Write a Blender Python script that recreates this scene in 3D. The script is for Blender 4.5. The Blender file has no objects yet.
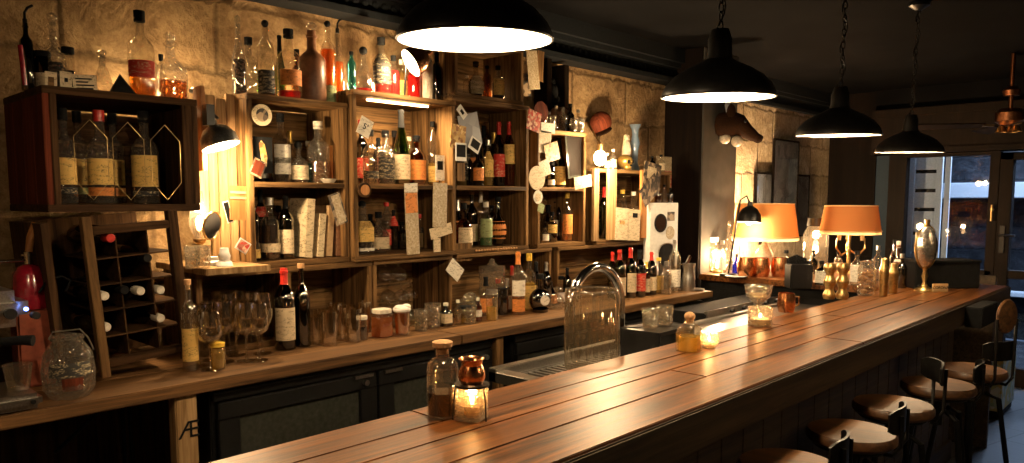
import bpy, bmesh, math, random
from mathutils import Vector, Matrix
random.seed(11)
SC = bpy.context.scene
C = SC.collection
PI = math.pi
# ------------------------------------------------------------------ camera model (the place is surveyed from it once)
ALPHA = math.radians(43.6); PITCH = math.radians(5.33); FPX = 750.0; PX0, PY0 = 512.0, 270.0; EYE = 1.6
F = Vector((math.cos(ALPHA)*math.cos(PITCH), math.sin(ALPHA)*math.cos(PITCH), -math.sin(PITCH)))
R = Vector((math.sin(ALPHA), -math.cos(ALPHA), 0))
U = R.cross(F)
def ray(px, py): return F*FPX + R*(px-PX0) - U*(py-PY0)
def atY(px, py, Y):
    r = ray(px, py); k = Y/r.y; return r.x*k, EYE+r.z*k
def atX(px, py, X):
    r = ray(px, py); k = X/r.x; return r.y*k, EYE+r.z*k
def atZ(px, py, Z):
    r = ray(px, py); k = (Z-EYE)/r.z; return r.x*k, r.y*k
def mpp(x, y, z): return (Vector((x, y, z-EYE)).dot(F))/FPX      # metres per pixel there
cd = bpy.data.cameras.new('camera'); cam = bpy.data.objects.new('camera', cd); C.objects.link(cam)
cd.sensor_fit = 'HORIZONTAL'; cd.sensor_width = 36.0; cd.lens = FPX*36.0/1024.0
cd.shift_y = (PY0-231.5)/1024.0; cd.clip_start = 0.02
rot = Matrix((R, U, -F)).transposed()
cam.matrix_world = Matrix.Translation((0, 0, EYE)) @ rot.to_4x4()
SC.camera = cam
# ------------------------------------------------------------------ materials
def new_mat(name):
    m = bpy.data.materials.new(name); m.use_nodes = True
    nt = m.node_tree; nt.nodes.clear()
    out = nt.nodes.new('ShaderNodeOutputMaterial'); return m, nt, out
def N(nt, t, **kw):
    n = nt.nodes.new(t)
    for k, v in kw.items():
        if k in n.inputs: n.inputs[k].default_value = v
        else: setattr(n, k, v)
    return n
def c4(c): return (c[0], c[1], c[2], 1.0)
def coords(nt, scale=(1, 1, 1), rotz=0):
    tc = nt.nodes.new('ShaderNodeTexCoord'); mp = nt.nodes.new('ShaderNodeMapping')
    mp.inputs['Scale'].default_value = scale; mp.inputs['Rotation'].default_value = (0, 0, rotz)
    nt.links.new(tc.outputs['Object'], mp.inputs['Vector']); return mp.outputs['Vector']
def ramp(nt, fac, stops):
    r = nt.nodes.new('ShaderNodeValToRGB'); nt.links.new(fac, r.inputs['Fac'])
    e = r.color_ramp.elements
    while len(e) < len(stops): e.new(0.5)
    for i, (p, c) in enumerate(stops): e[i].position = p; e[i].color = c4(c)
    return r.outputs['Color']
def plain(name, col, rough=.5, metal=0., bump=0., bscale=60., var=.25, spec=.5, coat=0.):
    m, nt, out = new_mat(name); L = nt.links.new
    b = N(nt, 'ShaderNodeBsdfPrincipled', Roughness=rough, Metallic=metal); b.inputs['Specular IOR Level'].default_value = spec
    b.inputs['Coat Weight'].default_value = coat
    v = coords(nt)
    n = N(nt, 'ShaderNodeTexNoise', Scale=bscale, Detail=4.0); L(v, n.inputs['Vector'])
    lo = tuple(c*(1-var) for c in col); hi = tuple(min(1, c*(1+var)) for c in col)
    L(ramp(nt, n.outputs['Fac'], [(.3, lo), (.7, hi)]), b.inputs['Base Color'])
    if bump:
        bp = N(nt, 'ShaderNodeBump', Strength=bump, Distance=.004); L(n.outputs['Fac'], bp.inputs['Height']); L(bp.outputs['Normal'], b.inputs['Normal'])
    L(b.outputs[0], out.inputs[0]); return m
def wood(name, c1, c2, axis='x', rough=.55, scale=1.0, bump=.25, coat=0., stain=None, spec=.4):
    m, nt, out = new_mat(name); L = nt.links.new
    s = {'x': (1.1, 24, 24), 'y': (24, 1.1, 24), 'z': (24, 24, 1.1)}[axis]
    v = coords(nt, tuple(k*scale for k in s))
    n = N(nt, 'ShaderNodeTexNoise', Scale=2.2, Detail=8.0, Roughness=.65, Distortion=.6); L(v, n.inputs['Vector'])
    n2 = N(nt, 'ShaderNodeTexNoise', Scale=.24, Detail=4.0); L(v, n2.inputs['Vector'])
    mid = tuple((a+b)/2 for a, b in zip(c1, c2))
    col = ramp(nt, n.outputs['Fac'], [(.36, c1), (.5, mid), (.64, c2)])
    mx = N(nt, 'ShaderNodeMix', data_type='RGBA', blend_type='MULTIPLY'); mx.inputs[0].default_value = .7
    L(col, mx.inputs[6]); L(ramp(nt, n2.outputs['Fac'], [(.36, (.38, .33, .28)), (.62, (1.15, 1.1, 1.05))]), mx.inputs[7])
    b = N(nt, 'ShaderNodeBsdfPrincipled'); b.inputs['Coat Weight'].default_value = coat; b.inputs['Coat Roughness'].default_value = .30; b.inputs['Specular IOR Level'].default_value = spec
    L(mx.outputs[2], b.inputs['Base Color'])
    rr = N(nt, 'ShaderNodeMapRange'); rr.inputs['To Min'].default_value = rough-.1; rr.inputs['To Max'].default_value = rough+.15
    L(n.outputs['Fac'], rr.inputs['Value']); L(rr.outputs[0], b.inputs['Roughness'])
    bp = N(nt, 'ShaderNodeBump', Strength=bump, Distance=.003); L(n.outputs['Fac'], bp.inputs['Height']); L(bp.outputs['Normal'], b.inputs['Normal'])
    L(b.outputs[0], out.inputs[0]); return m
def glass(name, tint, gloss=(1, .95, .88), rough=.028, cut=0., milk=0., milkcol=(.8, .75, .65), ior=1.5, base=.14, bump=.08):
    """thin clear or tinted glass: a tinted see-through wall with a fresnel sheen"""
    m, nt, out = new_mat(name); L = nt.links.new
    t = N(nt, 'ShaderNodeBsdfTransparent', Color=c4(tint)); g = N(nt, 'ShaderNodeBsdfGlossy', Color=c4(gloss), Roughness=rough)
    fr = N(nt, 'ShaderNodeLayerWeight', Blend=.5); mx = N(nt, 'ShaderNodeMixShader')
    pw = N(nt, 'ShaderNodeMath', operation='POWER'); pw.inputs[1].default_value = 3.2; ma = N(nt, 'ShaderNodeMath', operation='MULTIPLY_ADD'); ma.inputs[1].default_value = .80; ma.inputs[2].default_value = base
    v = coords(nt); n = N(nt, 'ShaderNodeTexNoise' if not cut else 'ShaderNodeTexVoronoi', Scale=(9. if not cut else 75.)); L(v, n.inputs['Vector'])
    bp = N(nt, 'ShaderNodeBump', Strength=(bump if not cut else cut), Distance=(.01 if not cut else .006)); L(n.outputs[0], bp.inputs['Height'])
    L(bp.outputs['Normal'], g.inputs['Normal']); L(bp.outputs['Normal'], fr.inputs['Normal'])
    L(fr.outputs['Facing'], pw.inputs[0]); L(pw.outputs[0], ma.inputs[0]); L(ma.outputs[0], mx.inputs[0]); L(t.outputs[0], mx.inputs[1]); L(g.outputs[0], mx.inputs[2])
    last = mx
    if milk:
        tr = N(nt, 'ShaderNodeBsdfTranslucent', Color=c4(milkcol)); d = N(nt, 'ShaderNodeBsdfDiffuse', Color=c4(milkcol)); a = N(nt, 'ShaderNodeMixShader'); a.inputs[0].default_value = .5
        L(tr.outputs[0], a.inputs[1]); L(d.outputs[0], a.inputs[2])
        m2 = N(nt, 'ShaderNodeMixShader'); m2.inputs[0].default_value = milk; L(mx.outputs[0], m2.inputs[1]); L(a.outputs[0], m2.inputs[2]); last = m2
    L(last.outputs[0], out.inputs[0]); return m
def paper(name, col, ink=(.05, .03, .02), amount=.5, sc=1.0):
    m, nt, out = new_mat(name); L = nt.links.new
    b = N(nt, 'ShaderNodeBsdfPrincipled', Roughness=.7)
    v = coords(nt, (200*sc, 200*sc, 700*sc)); n = N(nt, 'ShaderNodeTexNoise', Scale=1.0, Detail=1.0); L(v, n.inputs['Vector'])
    v2 = coords(nt, (30*sc, 30*sc, 90*sc)); n2 = N(nt, 'ShaderNodeTexNoise', Scale=1.0, Detail=2.0); L(v2, n2.inputs['Vector'])
    k = ramp(nt, n.outputs['Fac'], [(.56-.06*amount, (0, 0, 0)), (.62-.06*amount, (.8, .8, .8))])
    k2 = ramp(nt, n2.outputs['Fac'], [(.48, (0, 0, 0)), (.56, (1, 1, 1))])
    mu = N(nt, 'ShaderNodeMath', operation='MULTIPLY'); L(k, mu.inputs[0]); L(k2, mu.inputs[1])
    mx = N(nt, 'ShaderNodeMix', data_type='RGBA'); L(mu.outputs[0], mx.inputs[0]); mx.inputs[6].default_value = c4(col); mx.inputs[7].default_value = c4(ink)
    L(mx.outputs[2], b.inputs['Base Color']); L(b.outputs[0], out.inputs[0]); return m
def blotch(name, c1, c2, c3, sc=60, rough=.5):
    m, nt, out = new_mat(name); L = nt.links.new
    b = N(nt, 'ShaderNodeBsdfPrincipled', Roughness=rough); v = coords(nt)
    n = N(nt, 'ShaderNodeTexVoronoi', Scale=float(sc)); L(v, n.inputs['Vector'])
    sp = N(nt, 'ShaderNodeSeparateColor'); L(n.outputs['Color'], sp.inputs[0])
    L(ramp(nt, sp.outputs[0], [(.25, c1), (.5, c2), (.8, c3)]), b.inputs['Base Color']); L(b.outputs[0], out.inputs[0]); return m
def emit(name, col, s):
    m, nt, out = new_mat(name); e = N(nt, 'ShaderNodeEmission', Color=c4(col), Strength=s); nt.links.new(e.outputs[0], out.inputs[0]); return m
def fabric_shade(name, col, k=.55):
    m, nt, out = new_mat(name); L = nt.links.new
    d = N(nt, 'ShaderNodeBsdfDiffuse', Color=c4(col)); t = N(nt, 'ShaderNodeBsdfTranslucent', Color=c4(col)); mx = N(nt, 'ShaderNodeMixShader'); mx.inputs[0].default_value = k
    L(d.outputs[0], mx.inputs[1]); L(t.outputs[0], mx.inputs[2]); L(mx.outputs[0], out.inputs[0]); return m
def stone(name, dark, mid, light, scale=1., bump=.9):
    m, nt, out = new_mat(name); L = nt.links.new
    v = coords(nt, (scale,)*3); b = N(nt, 'ShaderNodeBsdfPrincipled', Roughness=.85); b.inputs['Specular IOR Level'].default_value = .15
    vor = N(nt, 'ShaderNodeTexVoronoi', Scale=3.2); vor.feature = 'SMOOTH_F1'; vor.inputs['Smoothness'].default_value = .6
    nd = N(nt, 'ShaderNodeTexNoise', Scale=5., Detail=10., Roughness=.7, Distortion=.8); nf = N(nt, 'ShaderNodeTexNoise', Scale=38., Detail=6., Roughness=.75)
    br = N(nt, 'ShaderNodeTexBrick', Scale=1.0); br.inputs['Brick Width'].default_value = .55; br.inputs['Row Height'].default_value = .27; br.inputs['Mortar Size'].default_value = .018; br.inputs['Mortar Smooth'].default_value = 1.
    br.inputs['Color1'].default_value = (1, 1, 1, 1); br.inputs['Color2'].default_value = (.8, .8, .8, 1); br.inputs['Mortar'].default_value = (.25, .25, .25, 1)
    vb = coords(nt, (1, 1, 1)); wr = N(nt, 'ShaderNodeCombineXYZ'); sp = N(nt, 'ShaderNodeSeparateXYZ'); L(vb, sp.inputs[0])
    ad = N(nt, 'ShaderNodeMath', operation='MULTIPLY_ADD'); L(nd.outputs['Fac'], ad.inputs[0]); ad.inputs[1].default_value = .12; L(sp.outputs['Z'], ad.inputs[2])
    L(sp.outputs['X'], wr.inputs['X']); L(ad.outputs[0], wr.inputs['Y']); L(wr.outputs[0], br.inputs['Vector'])
    for q in (vor, nd, nf): L(v, q.inputs['Vector'])
    col = ramp(nt, nd.outputs['Fac'], [(.3, dark), (.5, mid), (.68, light)])
    mx = N(nt, 'ShaderNodeMix', data_type='RGBA', blend_type='MULTIPLY'); mx.inputs[0].default_value = .55; L(col, mx.inputs[6]); L(br.outputs['Color'], mx.inputs[7])
    mx2 = N(nt, 'ShaderNodeMix', data_type='RGBA', blend_type='MULTIPLY'); mx2.inputs[0].default_value = .6; L(mx.outputs[2], mx2.inputs[6])
    L(ramp(nt, nf.outputs['Fac'], [(.35, (.5, .45, .4)), (.6, (1.1, 1.1, 1.1))]), mx2.inputs[7]); L(mx2.outputs[2], b.inputs['Base Color'])
    a1 = N(nt, 'ShaderNodeMath', operation='MULTIPLY_ADD'); L(nf.outputs['Fac'], a1.inputs[0]); a1.inputs[1].default_value = .35; L(nd.outputs['Fac'], a1.inputs[2])
    a2 = N(nt, 'ShaderNodeMath', operation='MULTIPLY_ADD'); L(br.outputs['Color'], a2.inputs[0]); a2.inputs[1].default_value = .5; L(a1.outputs[0], a2.inputs[2])
    bp = N(nt, 'ShaderNodeBump', Strength=bump, Distance=.035); L(a2.outputs[0], bp.inputs['Height']); L(bp.outputs['Normal'], b.inputs['Normal'])
    L(b.outputs[0], out.inputs[0]); return m
def floor_tiles(name):
    m, nt, out = new_mat(name); L = nt.links.new
    v = coords(nt, (1, 1, 1), .25); br = N(nt, 'ShaderNodeTexBrick', Scale=1.0); br.offset = .5
    br.inputs['Brick Width'].default_value = .6; br.inputs['Row Height'].default_value = .3; br.inputs['Mortar Size'].default_value = .006
    br.inputs['Color1'].default_value = (.06, .062, .066, 1); br.inputs['Color2'].default_value = (.085, .085, .088, 1); br.inputs['Mortar'].default_value = (.015, .015, .015, 1)
    L(v, br.inputs['Vector']); b = N(nt, 'ShaderNodeBsdfPrincipled', Roughness=.38); L(br.outputs['Color'], b.inputs['Base Color'])
    n = N(nt, 'ShaderNodeTexNoise', Scale=9., Detail=5.); L(v, n.inputs['Vector']); bp = N(nt, 'ShaderNodeBump', Strength=.3, Distance=.01); L(n.outputs['Fac'], bp.inputs['Height']); L(bp.outputs['Normal'], b.inputs['Normal'])
    L(b.outputs[0], out.inputs[0]); return m
MT = {}
MT['crate'] = wood('crate_wood', (.050, .026, .009), (.30, .172, .070), 'x', rough=.65, spec=.12)
MT['crate_z'] = wood('crate_wood_upright', (.050, .026, .009), (.30, .172, .070), 'z', rough=.65, spec=.12)
MT['crate_dark'] = wood('old_dark_crate_wood', (.022, .011, .005), (.095, .050, .022), 'x', rough=.7, spec=.08)
MT['crate_dark_z'] = wood('old_dark_crate_wood_upright', (.022, .011, .005), (.095, .050, .022), 'z', rough=.7, spec=.08)
MT['redslat'] = wood('red_brown_slats', (.06, .014, .007), (.16, .038, .018), 'z', rough=.7, spec=.08)
MT['pale_z'] = wood('pale_plank_wood', (.22, .125, .05), (.54, .36, .18), 'z', spec=.15)
MT['orange_wood'] = wood('orange_wood', (.36, .14, .035), (.58, .27, .08), 'z')
MT['counter'] = wood('oiled_counter_wood', (.06, .03, .011), (.27, .14, .052), 'x', rough=.5, coat=.05, spec=.3)
MT['bar'] = wood('varnished_bar_wood', (.034, .0105, .0024), (.30, .108, .021), 'x', rough=.37, bump=.4, coat=.05, spec=.32)
MT['bar_dark'] = wood('dark_painted_bar_wood', (.038, .028, .018), (.105, .075, .046), 'x', rough=.55, spec=.3)
MT['dark_z'] = wood('dark_stained_upright_wood', (.005, .003, .002), (.013, .0075, .0045), 'z', rough=.6, spec=.1)
MT['seat'] = wood('stool_seat_wood', (.075, .033, .013), (.24, .115, .045), 'x', rough=.4, coat=.2)
MT['black'] = plain('black_plastic', (.008, .008, .008), .35)
MT['blackmetal'] = plain('black_enamel_metal', (.012, .011, .010), .38, .6)
MT['dkglass'] = plain('dark_cooler_glass', (.035, .037, .03), .12)
MT['rubber'] = plain('matt_black_rubber', (.008, .008, .008), .8, spec=.12)
MT['dull_copper'] = plain('dull_copper', (.36, .15, .07), .35, 1.)
MT['steel'] = plain('brushed_steel', (.55, .53, .5), .28, 1., bump=.05, bscale=200)
MT['chrome'] = plain('polished_chrome', (.8, .78, .75), .1, 1., var=.03)
MT['copper'] = plain('polished_copper', (.85, .36, .16), .22, 1., bump=.15, bscale=90)
MT['brass'] = plain('worn_brass', (.58, .38, .15), .33, 1., bump=.1, bscale=90)
MT['enamel'] = plain('white_enamel', (.85, .82, .76), .35, var=.02)
MT['white'] = plain('white_paint', (.75, .73, .68), .5, var=.08)
MT['coolwhite'] = plain('white_shutter_paint', (.62, .66, .70), .6, var=.1)
MT['red'] = plain('glossy_red_enamel', (.26, .007, .02), .22, coat=.5)
MT['rust'] = plain('rust_red_card', (.32, .07, .03), .7)
MT['ceil'] = plain('black_ceiling_paint', (.0055, .0055, .006), .9, bump=.3, bscale=4, spec=.02)
MT['pier'] = plain('charcoal_plaster', (.075, .070, .062), .85, spec=.1, bump=.15, bscale=12, var=.12)
MT['pierdark'] = wood('black_brown_panelling', (.005, .0035, .003), (.011, .007, .005), 'z', rough=.7, spec=.08)
MT['stone'] = stone('warm_limestone_wall', (.17, .10, .045), (.38, .245, .12), (.56, .385, .20))
MT['cornice'] = plain('black_cornice_paint', (.012, .014, .016), .7, spec=.15)
MT['stone_pale'] = stone('pale_limestone_wall', (.30, .22, .13), (.55, .43, .28), (.74, .62, .45))  # same limestone, with the brighter lighting there put into its colour
MT['floor'] = floor_tiles('slate_floor_tiles')
MT['cork'] = plain('cork', (.55, .31, .14), .8, bump=.4, bscale=140)
MT['bluegrey'] = plain('blue_grey_paint', (.03, .045, .065), .8, var=.05, spec=.1)
MT['foil_r'] = plain('red_capsule', (.55, .03, .02), .3)
MT['foil_g'] = plain('gold_capsule', (.75, .48, .12), .3, .8)
MT['foil_w'] = plain('white_cap', (.75, .68, .56), .45)
MT['foil_y'] = plain('yellow_capsule', (.8, .5, .06), .4)
MT['foil_o'] = plain('orange_capsule', (.75, .25, .05), .4)
MT['ceramic'] = plain('brown_stoneware', (.20, .09, .045), .35, bump=.1)
MT['cream'] = plain('cream_stoneware', (.50, .43, .33), .35)
MT['bulb'] = emit('glowing_bulb', (1., .66, .33), 60.)
MT['bulbsoft'] = emit('glowing_bulb_soft', (1., .62, .28), 22.)
MT['flame'] = emit('candle_flame', (1., .55, .2), 70.)
MT['led'] = emit('blue_led', (.15, .3, 1.), 12.)
MT['wax'] = fabric_shade('candle_wax', (.9, .75, .5), .5)
MT['shade_o'] = fabric_shade('orange_lampshade_cloth', (.82, .47, .17), .4)
MT['shade_r'] = fabric_shade('rust_lampshade_cloth', (.55, .25, .09), .35)
MT['trim_cream'] = fabric_shade('cream_shade_trim', (.9, .7, .4), .5)
MT['fur'] = plain('brown_fur', (.026, .012, .006), .9, spec=.05, bump=.8, bscale=120)
MT['cloth_p'] = blotch('pale_floral_cloth', (.45, .45, .40), (.25, .33, .20), (.50, .35, .12), 22, .8)
MT['book_c'] = paper('cream_book_spine', (.62, .5, .31), amount=.9); MT['book_b'] = plain('brown_book_cloth', (.20, .09, .04), .7); MT['book_t'] = plain('tan_book_cloth', (.40, .26, .13), .7)
for k, c in dict(c=(.70, .56, .36), y=(.78, .50, .14), o=(.70, .24, .05), w=(.80, .74, .62), r=(.55, .035, .02), k=(.02, .018, .015), g=(.30, .36, .16)).items():
    MT['lab_'+k] = paper('printed_label_'+k, c, ink=((.75, .6, .35) if k in 'kr' else (.06, .03, .015)))
G = dict(
    W=glass('wine_glass_crystal', (.95, .93, .88), rough=.03, bump=.15, base=.22),
    C=glass('clear_glass', (.93, .91, .86), milk=.02), X=glass('cut_crystal_glass', (.86, .83, .77), cut=1.6, milk=.07),
    G=glass('green_glass', (.16, .30, .08)), D=glass('near_black_glass', (.05, .055, .03)), A=glass('amber_glass', (.42, .20, .06)),
    B=glass('cobalt_glass', (.04, .06, .62), milk=.25, milkcol=(.02, .04, .6)), T=glass('teal_glass', (.15, .42, .38), milk=.1, milkcol=(.1, .4, .35)), R=glass('red_glass', (.7, .04, .03), milk=.3, milkcol=(.75, .03, .02)))
Q = dict(
    a=glass('amber_spirit', (.80, .42, .12), milk=.22, milkcol=(.75, .33, .07)), r=glass('red_spirit', (.65, .03, .02), milk=.35, milkcol=(.8, .04, .03)),
    d=glass('dark_spirit', (.10, .02, .008), milk=.25, milkcol=(.07, .012, .004)), y=glass('yellow_spirit', (.9, .72, .25), milk=.3, milkcol=(.85, .6, .15)),
    g=glass('green_spirit', (.25, .5, .25), milk=.4, milkcol=(.15, .45, .22)), o=glass('orange_spirit', (.85, .35, .08), milk=.35, milkcol=(.8, .3, .06)), w=glass('clear_spirit', (.95, .92, .86)))
# ------------------------------------------------------------------ mesh builder
class MB:
    def __init__(s): s.v = []; s.f = []; s.sm = []
    def add(s, vs, fs, smooth=False, M=None):
        o = len(s.v); s.v += [tuple(M @ Vector(p)) if M is not None else tuple(p) for p in vs]
        s.f += [tuple(i+o for i in f) for f in fs]; s.sm += [smooth]*len(fs); return s
    def box(s, x0, x1, y0, y1, z0, z1, M=None):
        vs = [(x, y, z) for z in (z0, z1) for y in (y0, y1) for x in (x0, x1)]
        return s.add(vs, [(0, 2, 3, 1), (4, 5, 7, 6), (0, 1, 5, 4), (2, 6, 7, 3), (0, 4, 6, 2), (1, 3, 7, 5)], False, M)
    def lathe(s, prof, n=20, M=None, sq=0., c=(0, 0, 0), capb=False, capt=False, a0=0., a1=2*PI):
        full = abs(a1-a0-2*PI) < 1e-6; k = n if full else n+1; vs = []
        for r, z in prof:
            for i in range(k):
                a = a0+(a1-a0)*i/n; q = 1.
                if sq:
                    m = max(abs(math.cos(a)), abs(math.sin(a))); q = (1-sq)+sq*min(1/m, 1.30)
                vs.append((c[0]+r*q*math.cos(a), c[1]+r*q*math.sin(a), c[2]+z))
        fs = []
        for j in range(len(prof)-1):
            for i in range(n):
                i2 = (i+1) % k if full else i+1
                fs.append((j*k+i, j*k+i2, (j+1)*k+i2, (j+1)*k+i))
        if capb: fs.append(tuple(range(k))[::-1])
        if capt: fs.append(tuple((len(prof)-1)*k+i for i in range(k)))
        return s.add(vs, fs, True, M)
    def cyl(s, p0, p1, r0, r1=None, n=12):
        r1 = r0 if r1 is None else r1; p0 = Vector(p0); p1 = Vector(p1); d = p1-p0
        M = Matrix.Translation(p0) @ d.to_track_quat('Z', 'Y').to_matrix().to_4x4()
        return s.lathe([(0, 0), (r0, 0), (r1, d.length), (0, d.length)], n, M)
    def ball(s, c, r, n=14, sx=1, sy=1, sz=1, M=None):
        m = max(6, n//2+1); T = Matrix.Translation(c) @ Matrix.Diagonal((sx, sy, sz, 1))
        if M is not None: T = M @ T
        return s.lathe([(r*math.sin(PI*i/m), -r*math.cos(PI*i/m)) for i in range(m+1)], n, T)
    def tube(s, pts, r, n=8, closed=False):
        pts = [Vector(p) for p in pts]; k = len(pts); vs = []; up = Vector((.13, .31, .94)).normalized()
        rs = r if isinstance(r, (list, tuple)) else [r]*k
        for i, p in enumerate(pts):
            a = pts[(i-1) % k] if (i or closed) else p; b = pts[(i+1) % k] if (i < k-1 or closed) else p
            t = (b-a).normalized(); u = t.cross(up)
            if u.length < .05: u = t.cross(Vector((1, 0, 0)))
            u.normalize(); w = t.cross(u)
            vs += [p+(u*math.cos(2*PI*j/n)+w*math.sin(2*PI*j/n))*rs[i] for j in range(n)]
        fs = []
        for i in range(k if closed else k-1):
            i2 = (i+1) % k
            fs += [(i*n+j, i*n+(j+1) % n, i2*n+(j+1) % n, i2*n+j) for j in range(n)]
        if not closed: fs += [tuple(range(n))[::-1], tuple((k-1)*n+j for j in range(n))]
        return s.add(vs, fs, True)
    def prism(s, pts, d, M=None):          # outline in XZ, thickness d in Y
        n = len(pts); vs = [(x, 0, z) for x, z in pts]+[(x, d, z) for x, z in pts]
        fs = [tuple(range(n)), tuple(range(n, 2*n))[::-1]]+[(i, i+n, (i+1) % n+n, (i+1) % n) for i in range(n)]
        return s.add(vs, fs, False, M)
    def build(s, name, mat, parent=None, loc=(0, 0, 0), rot=(0, 0, 0), bevel=0., solid=0.):
        me = bpy.data.meshes.new(name); me.from_pydata(s.v, [], s.f); me.update()
        bm = bmesh.new(); bm.from_mesh(me); bmesh.ops.remove_doubles(bm, verts=bm.verts, dist=1e-6); bmesh.ops.recalc_face_normals(bm, faces=bm.faces)
        if bevel: bmesh.ops.bevel(bm, geom=list(bm.edges), offset=bevel, segments=2, affect='EDGES', clamp_overlap=True)
        bm.to_mesh(me); bm.free()
        for p in me.polygons: p.use_smooth = True
        me.set_sharp_from_angle(angle=.62)
        me.materials.append(MT[mat] if isinstance(mat, str) else mat)
        o = bpy.data.objects.new(name, me); C.objects.link(o); o.location = loc; o.rotation_euler = rot
        if parent: o.parent = parent
        if solid:
            md = o.modifiers.new('thickness', 'SOLIDIFY'); md.thickness = solid; md.offset = 0
        return o
def tag(o, label, cat, group=None, kind=None):
    o['label'] = label; o['category'] = cat
    if group: o['group'] = group
    if kind: o['kind'] = kind
    return o
def thing(name, label, cat, loc=(0, 0, 0), rz=0., group=None, rot=None):
    o = bpy.data.objects.new(name, None); C.objects.link(o); o.empty_display_size = .05
    o.location = loc; o.rotation_euler = rot or (0, 0, rz); return tag(o, label, cat, group)
def struct(o): o['kind'] = 'structure'; return o
def box_obj(name, mat, x0, x1, y0, y1, z0, z1, parent=None, bevel=0.): return MB().box(x0, x1, y0, y1, z0, z1).build(name, mat, parent, bevel=bevel)
def point(name, loc, w, col=(1., .60, .28), r=.03, parent=None):
    l = bpy.data.lights.new(name, 'POINT'); l.energy = w; l.color = col; l.shadow_soft_size = r
    o = bpy.data.objects.new(name, l); C.objects.link(o); o.location = loc
    if parent: o.parent = parent
    return o
def area(name, loc, w, col, size, direction):
    l = bpy.data.lights.new(name, 'AREA'); l.energy = w; l.color = col; l.shape = 'RECTANGLE'; l.size, l.size_y = size
    o = bpy.data.objects.new(name, l); C.objects.link(o); o.location = loc; o.rotation_euler = Vector(direction).to_track_quat('-Z', 'Y').to_euler(); return o
def text_mesh(s, size, name, mat, parent, loc, rot, depth=.0006):
    cu = bpy.data.curves.new(name, 'FONT'); cu.body = s; cu.size = size; cu.extrude = depth; cu.align_x = 'CENTER'; cu.align_y = 'CENTER'
    tmp = bpy.data.objects.new('tmp', cu); C.objects.link(tmp); dg = bpy.context.evaluated_depsgraph_get()
    me = bpy.data.meshes.new_from_object(tmp.evaluated_get(dg)); C.objects.unlink(tmp); bpy.data.objects.remove(tmp); bpy.data.curves.remove(cu)
    me.materials.clear(); me.materials.append(MT[mat]); o = bpy.data.objects.new(name, me); C.objects.link(o); o.parent = parent; o.location = loc; o.rotation_euler = rot; return o
TILT = 2.5
PEND, CAND, CLAMP, CLAMP2, BARE, OIL, STRIP, TBL, TASK, LANT, SHELF = 18, .8, 17, 11, 36, 6, 5, 6, 9, 9, 125
SKY, LANE, EXPO, ROOM_FILL, PUCK = 1., 480, 0.3, 6, 2.8
# ------------------------------------------------------------------ the room
YW, XF, ZC = 2.90, 7.60, 2.62
XL, YN = -1.1, -1.7
struct(box_obj('floor', 'floor', XL-.1, XF+.1, YN-.1, YW+.1, -.1, 0))
struct(box_obj('ceiling', 'ceil', XL-.1, XF+.1, YN-.1, YW+.1, ZC, ZC+.1))
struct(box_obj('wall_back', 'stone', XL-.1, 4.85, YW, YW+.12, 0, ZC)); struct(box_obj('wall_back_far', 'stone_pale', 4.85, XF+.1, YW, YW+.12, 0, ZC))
struct(box_obj('wall_left', 'stone', XL-.12, XL, YN, YW, 0, ZC))
struct(box_obj('wall_near', 'pier', XL, XF, YN-.12, YN, 0, ZC))
# moulded dark cornice along the back wall, with a running ornament cut in relief
mb = MB()
for (d, z0, z1) in ((.12, 2.50, 2.53), (.09, 2.425, 2.50), (.125, 2.395, 2.425), (.15, 2.53, 2.62)):
    mb.box(XL, 5.3 if d != .12 else 5.3, YW-d, YW, z0, z1)
    mb.box(5.3, XF, YW-d*.35, YW, z0, z1)
for i in range(118):
    x = -.9+i*.052
    if x < 5.2: mb.ball((x, YW-.092, 2.462), .019, 8, sx=.9, sy=.5)
struct(mb.build('trim_1', 'cornice'))
# charcoal pier that stands out from the back wall
x0, x1, yp = 4.61, 5.09, 2.605
mb = MB().box(x0, x1, yp, YW, 0, ZC)
pr = struct(mb.build('wall_pier', 'pier', bevel=.004))
struct(box_obj('trim_2', 'pierdark', x0-.012, x0, yp+.01, YW, .0, ZC))
# ---- far wall: dark post, shuttered window, glazed door, timber beam above
def fr(px0, px1, py=200): return atX(px1, py, XF)[0], atX(px0, py, XF)[0]
ya, yb = fr(835, 874); struct(box_obj('wall_far', 'pierdark', XF, XF+.12, ya, YW, 0, ZC))
yc, yd = fr(874, 889); struct(box_obj('trim_3', 'bluegrey', XF+.02, XF+.12, yc, ya, 0, atX(880, 153, XF)[1]))
zt = atX(950, 153, XF)[1]; zb = atX(950, 268, XF)[1]; zbeam = atX(950, 109, XF)[1]
struct(MB().box(XF-.14, XF+.12, YN, ya, zt, zbeam).box(XF-.17, XF+.02, YN, ya, zt-.0, zt+.05).box(XF-.155, XF, YN, ya, zbeam-.05, zbeam+.02).build('trim_4', 'dark_z', bevel=.004))
struct(box_obj('wall_above', 'ceil', XF-.06, XF+.12, YN, ya, zbeam+.02, ZC))
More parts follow.
